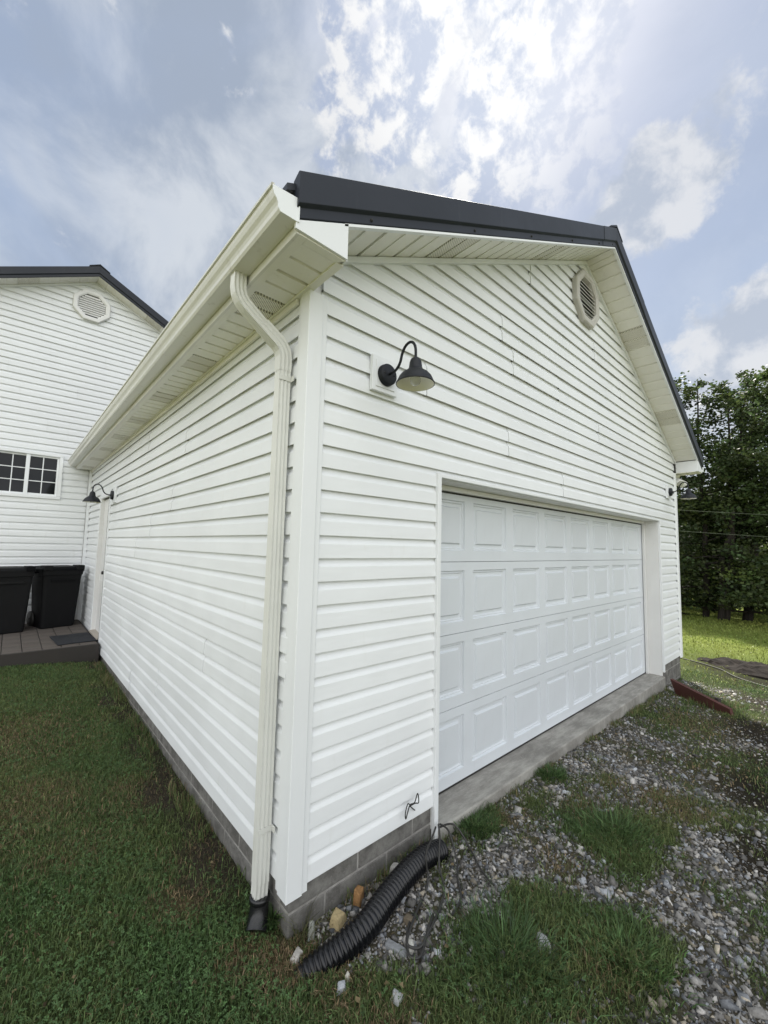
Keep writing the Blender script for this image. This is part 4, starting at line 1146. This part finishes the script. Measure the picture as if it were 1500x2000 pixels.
# meadow beyond the garage: longer, yellow-green
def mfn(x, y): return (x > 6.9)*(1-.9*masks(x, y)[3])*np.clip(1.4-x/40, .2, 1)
x, y = scatter(6.9, 34, -8, 12, 110000, mfn)
dist = np.hypot(x+1, y+1.7)
t = np.clip(fbm(x, y, .8, 3, 5)*1.5-.25, 0, 1)[:, None]
mc = np.array([.14,.205,.040])*(1-t)+np.array([.22,.24,.058])*t
V_, F_, C_ = blades(x, y, rng.uniform(.03,.07,len(x))*(.8+dist*.02), .004+dist*.0011, 1.2, mc, .22)
o = link('meadow_grass', np_mesh('meadow_grass', V_, F_, 3, M['grass'], C_)); o['kind'] = 'stuff'
# dead leaves and clippings lying about
x = rng.uniform(-1.4, 4.5, 2600); y = rng.uniform(-1.9, 4.5, 2600)
k = clear_of_building(x, y) & ~((x > -.02) & (y > 0)); x, y = x[k], y[k]; n = len(x)
V_, F_, C_ = leaves(np.stack([x, y, gh(x, y)+.022], -1), rng.uniform(.008, .028, n), np.clip(np.array([.20,.155,.085])*rng.uniform(.35,1.5,(n,1)), 0, 1), .75)
o = link('leaf_litter', np_mesh('leaf_litter', V_, F_, 4, M['leaf'], C_)); o['kind'] = 'stuff'
# weed tufts
def weed(label, x, y, r, n, h_, colr, w_=.006):
    px = rng.normal(0, r*.33, n); py = rng.normal(0, r*.33, n)
    a = np.arctan2(py, px)+rng.normal(0,.5,n)
    hh = h_*rng.uniform(.45,1.1,n)
    V, F, C = blades(x+px, y+py, hh, w_, .1, np.array(colr)[None]*rng.uniform(.6,1.25,(n,1)), .3)
    V = V.reshape(n,5,3)
    out = hh*rng.uniform(.3,1.2,n)
    for i, f in ((2,.35),(3,.35),(4,1.0)):
        V[:,i,0] += np.cos(a)*out*f; V[:,i,1] += np.sin(a)*out*f
    V = V.reshape(-1,3); bz = float(gh(x, y)); V = V-np.array([x,y,bz])
    o = link('weed_tuft', np_mesh('weed_tuft', V, F, 3, M['grass'], C)); o.location = (x,y,bz)
    return tag(o, label, 'weed', 'weed tufts growing in the gravel')
weed('large green grass tuft in the middle of the gravel drive', 1.93, -.68, .30, 900, .085, (.085,.145,.050), .005)
weed('small green weed growing against the slab edge halfway along the door', 2.26, -.105, .15, 420, .07, (.070,.125,.042), .006)
weed('leafy weed at slab corner behind the end of the pipe', 1.28, -.085, .20, 560, .08, (.072,.128,.044), .005)
weed('long pale grass growing by the foundation corner behind the pipe', .075, .0, .07, 90, .16, (.11,.115,.055), .003)
weed('green weed between the downspout and foundation corner', .0, .13, .03, 160, .10, (.075,.13,.045), .008)
weed('tall grass clump at the photo bottom, right of the black cable', .72, -.66, .36, 1000, .10, (.070,.125,.045), .004)
weed('broad leaved weed spreading on gravel at the photo bottom right', 1.10, -1.00, .30, 800, .06, (.078,.140,.046), .006)

# ------------------------------------------------------------------ right hand side things
rb = thing('red_board', 'weathered dark red board standing on edge beside the far block corner', 'board', (5.60,-.20,-.30), math.radians(-120))
mb = MB(); mb.prism([(0,-.02,-.03),(0,.02,-.03),(-.05,.02,.205),(-.05,-.02,.205)], [(.70,-.02,-.10),(.70,.02,-.10),(.69,.02,.095),(.69,-.02,.095)])
o = mb.build('plank', M['red_wood'], rb, .004); o.rotation_euler = (math.radians(12), 0, 0)
mb = MB(); mb.box(.45,.045,-.15,.495,.090,.13); mb.build('stake', M['patio_board'], rb, .004)
tt = catmull([(8.9,1.4,-.38),(8.53,.36,-.40),(8.16,-.19,-.385),(7.58,-.59,-.36),(7.2,-1.2,-.34),(6.9,-2.4,-.33)], 10)
tt = [Vector((p.x, p.y, float(gh(p.x, p.y))+.010)) for p in tt]
mb = MB(); mb.tube(tt, .010, 8); tag(mb.build('garden_hose', M['hose']), 'pale grey hose curving over the lawn beyond the red board', 'hose')
br = thing('fallen_branch', 'bare pale fallen branch on the meadow at the right edge', 'branch', (0,0,0))
gp = lambda x, y, d: (x, y, float(gh(x, y))+d)
for ctl, r in (([gp(15.6,-.35,.04),gp(15.9,-.75,.12),gp(16.3,-1.15,.10),gp(16.5,-1.8,.30)], .030), ([gp(15.9,-.75,.12),gp(15.5,-1.1,.25),gp(15.3,-1.4,.20)], .018), ([gp(16.3,-1.15,.10),gp(15.9,-1.5,.05),gp(15.6,-1.9,.06)], .020)):
    mb = MB(); mb.tube(catmull(ctl, 5), r, 7); mb.build('limb', M['pale_bark'], br)
for z0_, z1_, lab in ((2.833,2.681,'upper of two thin pale lines strung across the dark trees'), (2.237,2.091,'lower of two thin pale lines strung across the dark trees')):
    dv = Vector((0,-1.85,z1_-z0_)); p = Vector((13,1.31,z0_))
    pts = [p+dv*(t_*5-1.8)+Vector((t_*5-1.8,0,-.05*(1-(2*t_-1)**2))) for t_ in [i/16 for i in range(17)]]
    mb = MB(); mb.tube(pts, .0042, 6); tag(mb.build('overhead_wire', M['wire_line']), lab, 'wire', 'wires across the trees')

# dark heap of soil beyond the red board
hm = bpy.data.meshes.new('soil_heap')
nh = 40; hv = []; hf = []
hc = (8.55,-.85)
for i in range(nh):
    for j in range(nh):
        u, v = -1+2*i/(nh-1), -1+2*j/(nh-1)
        rr_ = math.hypot(u, v)+1.1*(float(fbm(np.array([u*1.7+4]), np.array([v*1.7+2]), 1.3, 4, 6)[0])-.5); hx_, hy_ = u*.62+v*.25, v*1.1
        rr_ = max(rr_, max(abs(u), abs(v))**6)
        k_ = max(0, 1-max(0, rr_)**2)**.9
        hv.append((hx_, hy_, float(gh(hc[0]+hx_, hc[1]+hy_)-gh(*hc))-.03+k_*(.17+.30*float(fbm(np.array([hx_*3+9]), np.array([hy_*3]), 1.5, 4, 2)[0]-.5))))
for i in range(nh-1):
    for j in range(nh-1): a_ = i*nh+j; hf.append((a_, a_+nh, a_+nh+1, a_+1))
hm.from_pydata(hv, [], hf); hm.materials.append(mk_concrete('dark_soil', (.018,.013,.010), (.007,.005,.004), (1,1,1), 14))
ho = link('soil_heap', hm); ho.location = (hc[0], hc[1], float(gh(*hc)))
tag(ho, 'low heap of dark brown soil on the meadow beyond the red board', 'soil heap')

# ------------------------------------------------------------------ trees
def tree(label, name, loc, height, spread, low, nleaf, base_col, ntr=1, seed=0, group='trees beyond the garage', leaf=.125):
    r = np.random.default_rng(100+seed)
    bx, by = loc; bz = float(gh(bx, by))-.05
    t = thing(name, label, 'tree', (bx,by,bz), 0, group)
    tips = []; mb = MB()
    for k in range(ntr):
        ox, oy = (r.normal(0,.22,2) if ntr > 1 else (0,0))
        lean = r.normal(0,.035,2)*(1.8 if ntr > 1 else 1)
        hh = height*r.uniform(.86,1.0)
        pts = []
        for i in range(9):
            f = i/8; pts.append(Vector((ox*(1+1.5*f)+lean[0]*hh*f+r.normal(0,.05), oy*(1+1.5*f)+lean[1]*hh*f+r.normal(0,.05), hh*.93*f)))
        r0 = .014*height*(.8 if ntr > 1 else 1)
        mb.tube(pts, [r0*(1-.88*i/8) for i in range(9)], 8)
        nl = int(16+height*2.2)
        for j in range(nl):
            f = low+(1-low)*((j+r.random())/nl)**.9
            p = Vector(pts[min(7, int(f*8))]).lerp(Vector(pts[min(8, int(f*8)+1)]), f*8-int(f*8))
            a = r.uniform(0, 2*math.pi)
            prof = math.sin(math.pi*min(1, (.22+.78*(f-low)/(1-low+1e-6))))**.7*(.55+.45*(1-f))+.16
            ln = spread*prof*r.uniform(.65,1.15)
            rise = ln*(r.uniform(.0,.6) if f > .3 else r.uniform(-.28,.10))
            q1 = p+Vector((math.cos(a)*ln*.5, math.sin(a)*ln*.5, rise*.35)); q2 = p+Vector((math.cos(a)*ln, math.sin(a)*ln, rise))
            rb_ = max(.012, r0*(1-f)*.38)
            mb.tube([p, q1, q2], [rb_, rb_*.65, rb_*.2], 5)
            for s in (.45,.62,.8,.95,1.05):
                c = p.lerp(q1, s*2) if s < .5 else q1.lerp(q2, s*2-1)
                tips.append((c, .20+.24*ln*.55*(1.1-.3*s)))
                for _ in range(1):
                    off = Vector(r.normal(0,1,3)); off.z *= .5
                    tips.append((c+off.normalized()*ln*.30, .18+.14*ln))
    mb.build('trunk', M['bark'], t)
    C0 = np.array([[c.x,c.y,c.z] for c, _ in tips]); R0 = np.array([s for _, s in tips])
    wgt = R0**1.6*np.clip(1.45-.8*C0[:,2]/height, .6, 1.4); wgt /= wgt.sum()
    idx = r.choice(len(C0), nleaf, p=wgt)
    off = r.normal(0,1,(nleaf,3))*np.array([.40,.40,.30])
    cen = C0[idx]+off*R0[idx][:, None]
    lowz = (.25+.55*r.random(len(C0)))[idx]; cen[:,2] = np.where(cen[:,2] < lowz, lowz+.3*r.random(nleaf), cen[:,2])
    tone = r.uniform(.5,1.5,len(C0))[idx][:, None]*(1+r.normal(0,.2,(nleaf,1)))
    hue = r.uniform(0,1,(len(C0),1))[idx]
    col = np.clip((np.array(base_col)*(1-.25*hue)+np.array([.02,.012,-.004])*hue)*tone, .004, .4)
    V, F, Cc = leaves(cen, leaf*r.uniform(.6,1.25,nleaf), col)
    me = np_mesh('crown', V, F, 4, M['leaf'], Cc); link('crown', me, t)
    return t
DG = (.048,.078,.032); MG = (.072,.116,.040)
tree('multi stemmed dark tree with low skirts nearest beyond the garage corner', 'broadleaf_tree', (17.2,1.35), 9.6, 2.1, .035, 24000, DG, 3, 1)
tree('dark tree half hidden behind the garage corner post', 'broadleaf_tree', (17.6,2.75), 10.2, 2.0, .03, 20000, DG, 2, 2)
tree('leaning thin trunked tree just right of the multi stemmed one', 'broadleaf_tree', (17.9,.50), 10.4, 1.9, .05, 17000, MG, 1, 3)
tree('tallest dark green tree at the right edge of the photo', 'broadleaf_tree', (18.6,-.9), 11.4, 2.3, .06, 19000, MG, 2, 4)
tree('broad dark tree beyond the right edge of the photo', 'broadleaf_tree', (19.5,-3.6), 10.0, 2.6, .08, 20000, DG, 1, 5)
tree('tall tree standing behind the front row, seen between two others', 'broadleaf_tree', (22.5,2.2), 6.6, 2.3, .10, 10000, DG, 2, 6)
tree('far tree behind the garage wall line, mostly hidden', 'broadleaf_tree', (22,5.2), 7.6, 2.6, .10, 12000, DG, 2, 7)
tree('far dark tree behind the tallest tree on the right', 'broadleaf_tree', (25,-1.2), 6.6, 2.9, .10, 10000, DG, 2, 8)
# a wood closing the view round the meadow
n = 46000
a = rng.uniform(math.radians(-35), math.radians(60), n)
rad = rng.uniform(44, 62, n)
ang_n = fbm(a*9, a*0+3, 1.0, 3, 8)
top = 4.5+6*ang_n+rng.normal(0,.4,n)
x = -1+rad*np.cos(a); y = -1.7+rad*np.sin(a)
z = gh(x, y)+rng.uniform(0,1,n)**.7*top
cc = np.array([.024,.038,.017])*(1+rng.normal(0,.3,(n,1)))
V_, F_, C_ = leaves(np.stack([x,y,z],-1), rng.uniform(.5,1.1,n), np.clip(cc,.004,1))
o = link('far_wood', np_mesh('far_wood', V_, F_, 4, M['leaf'], C_)); o['kind'] = 'stuff'
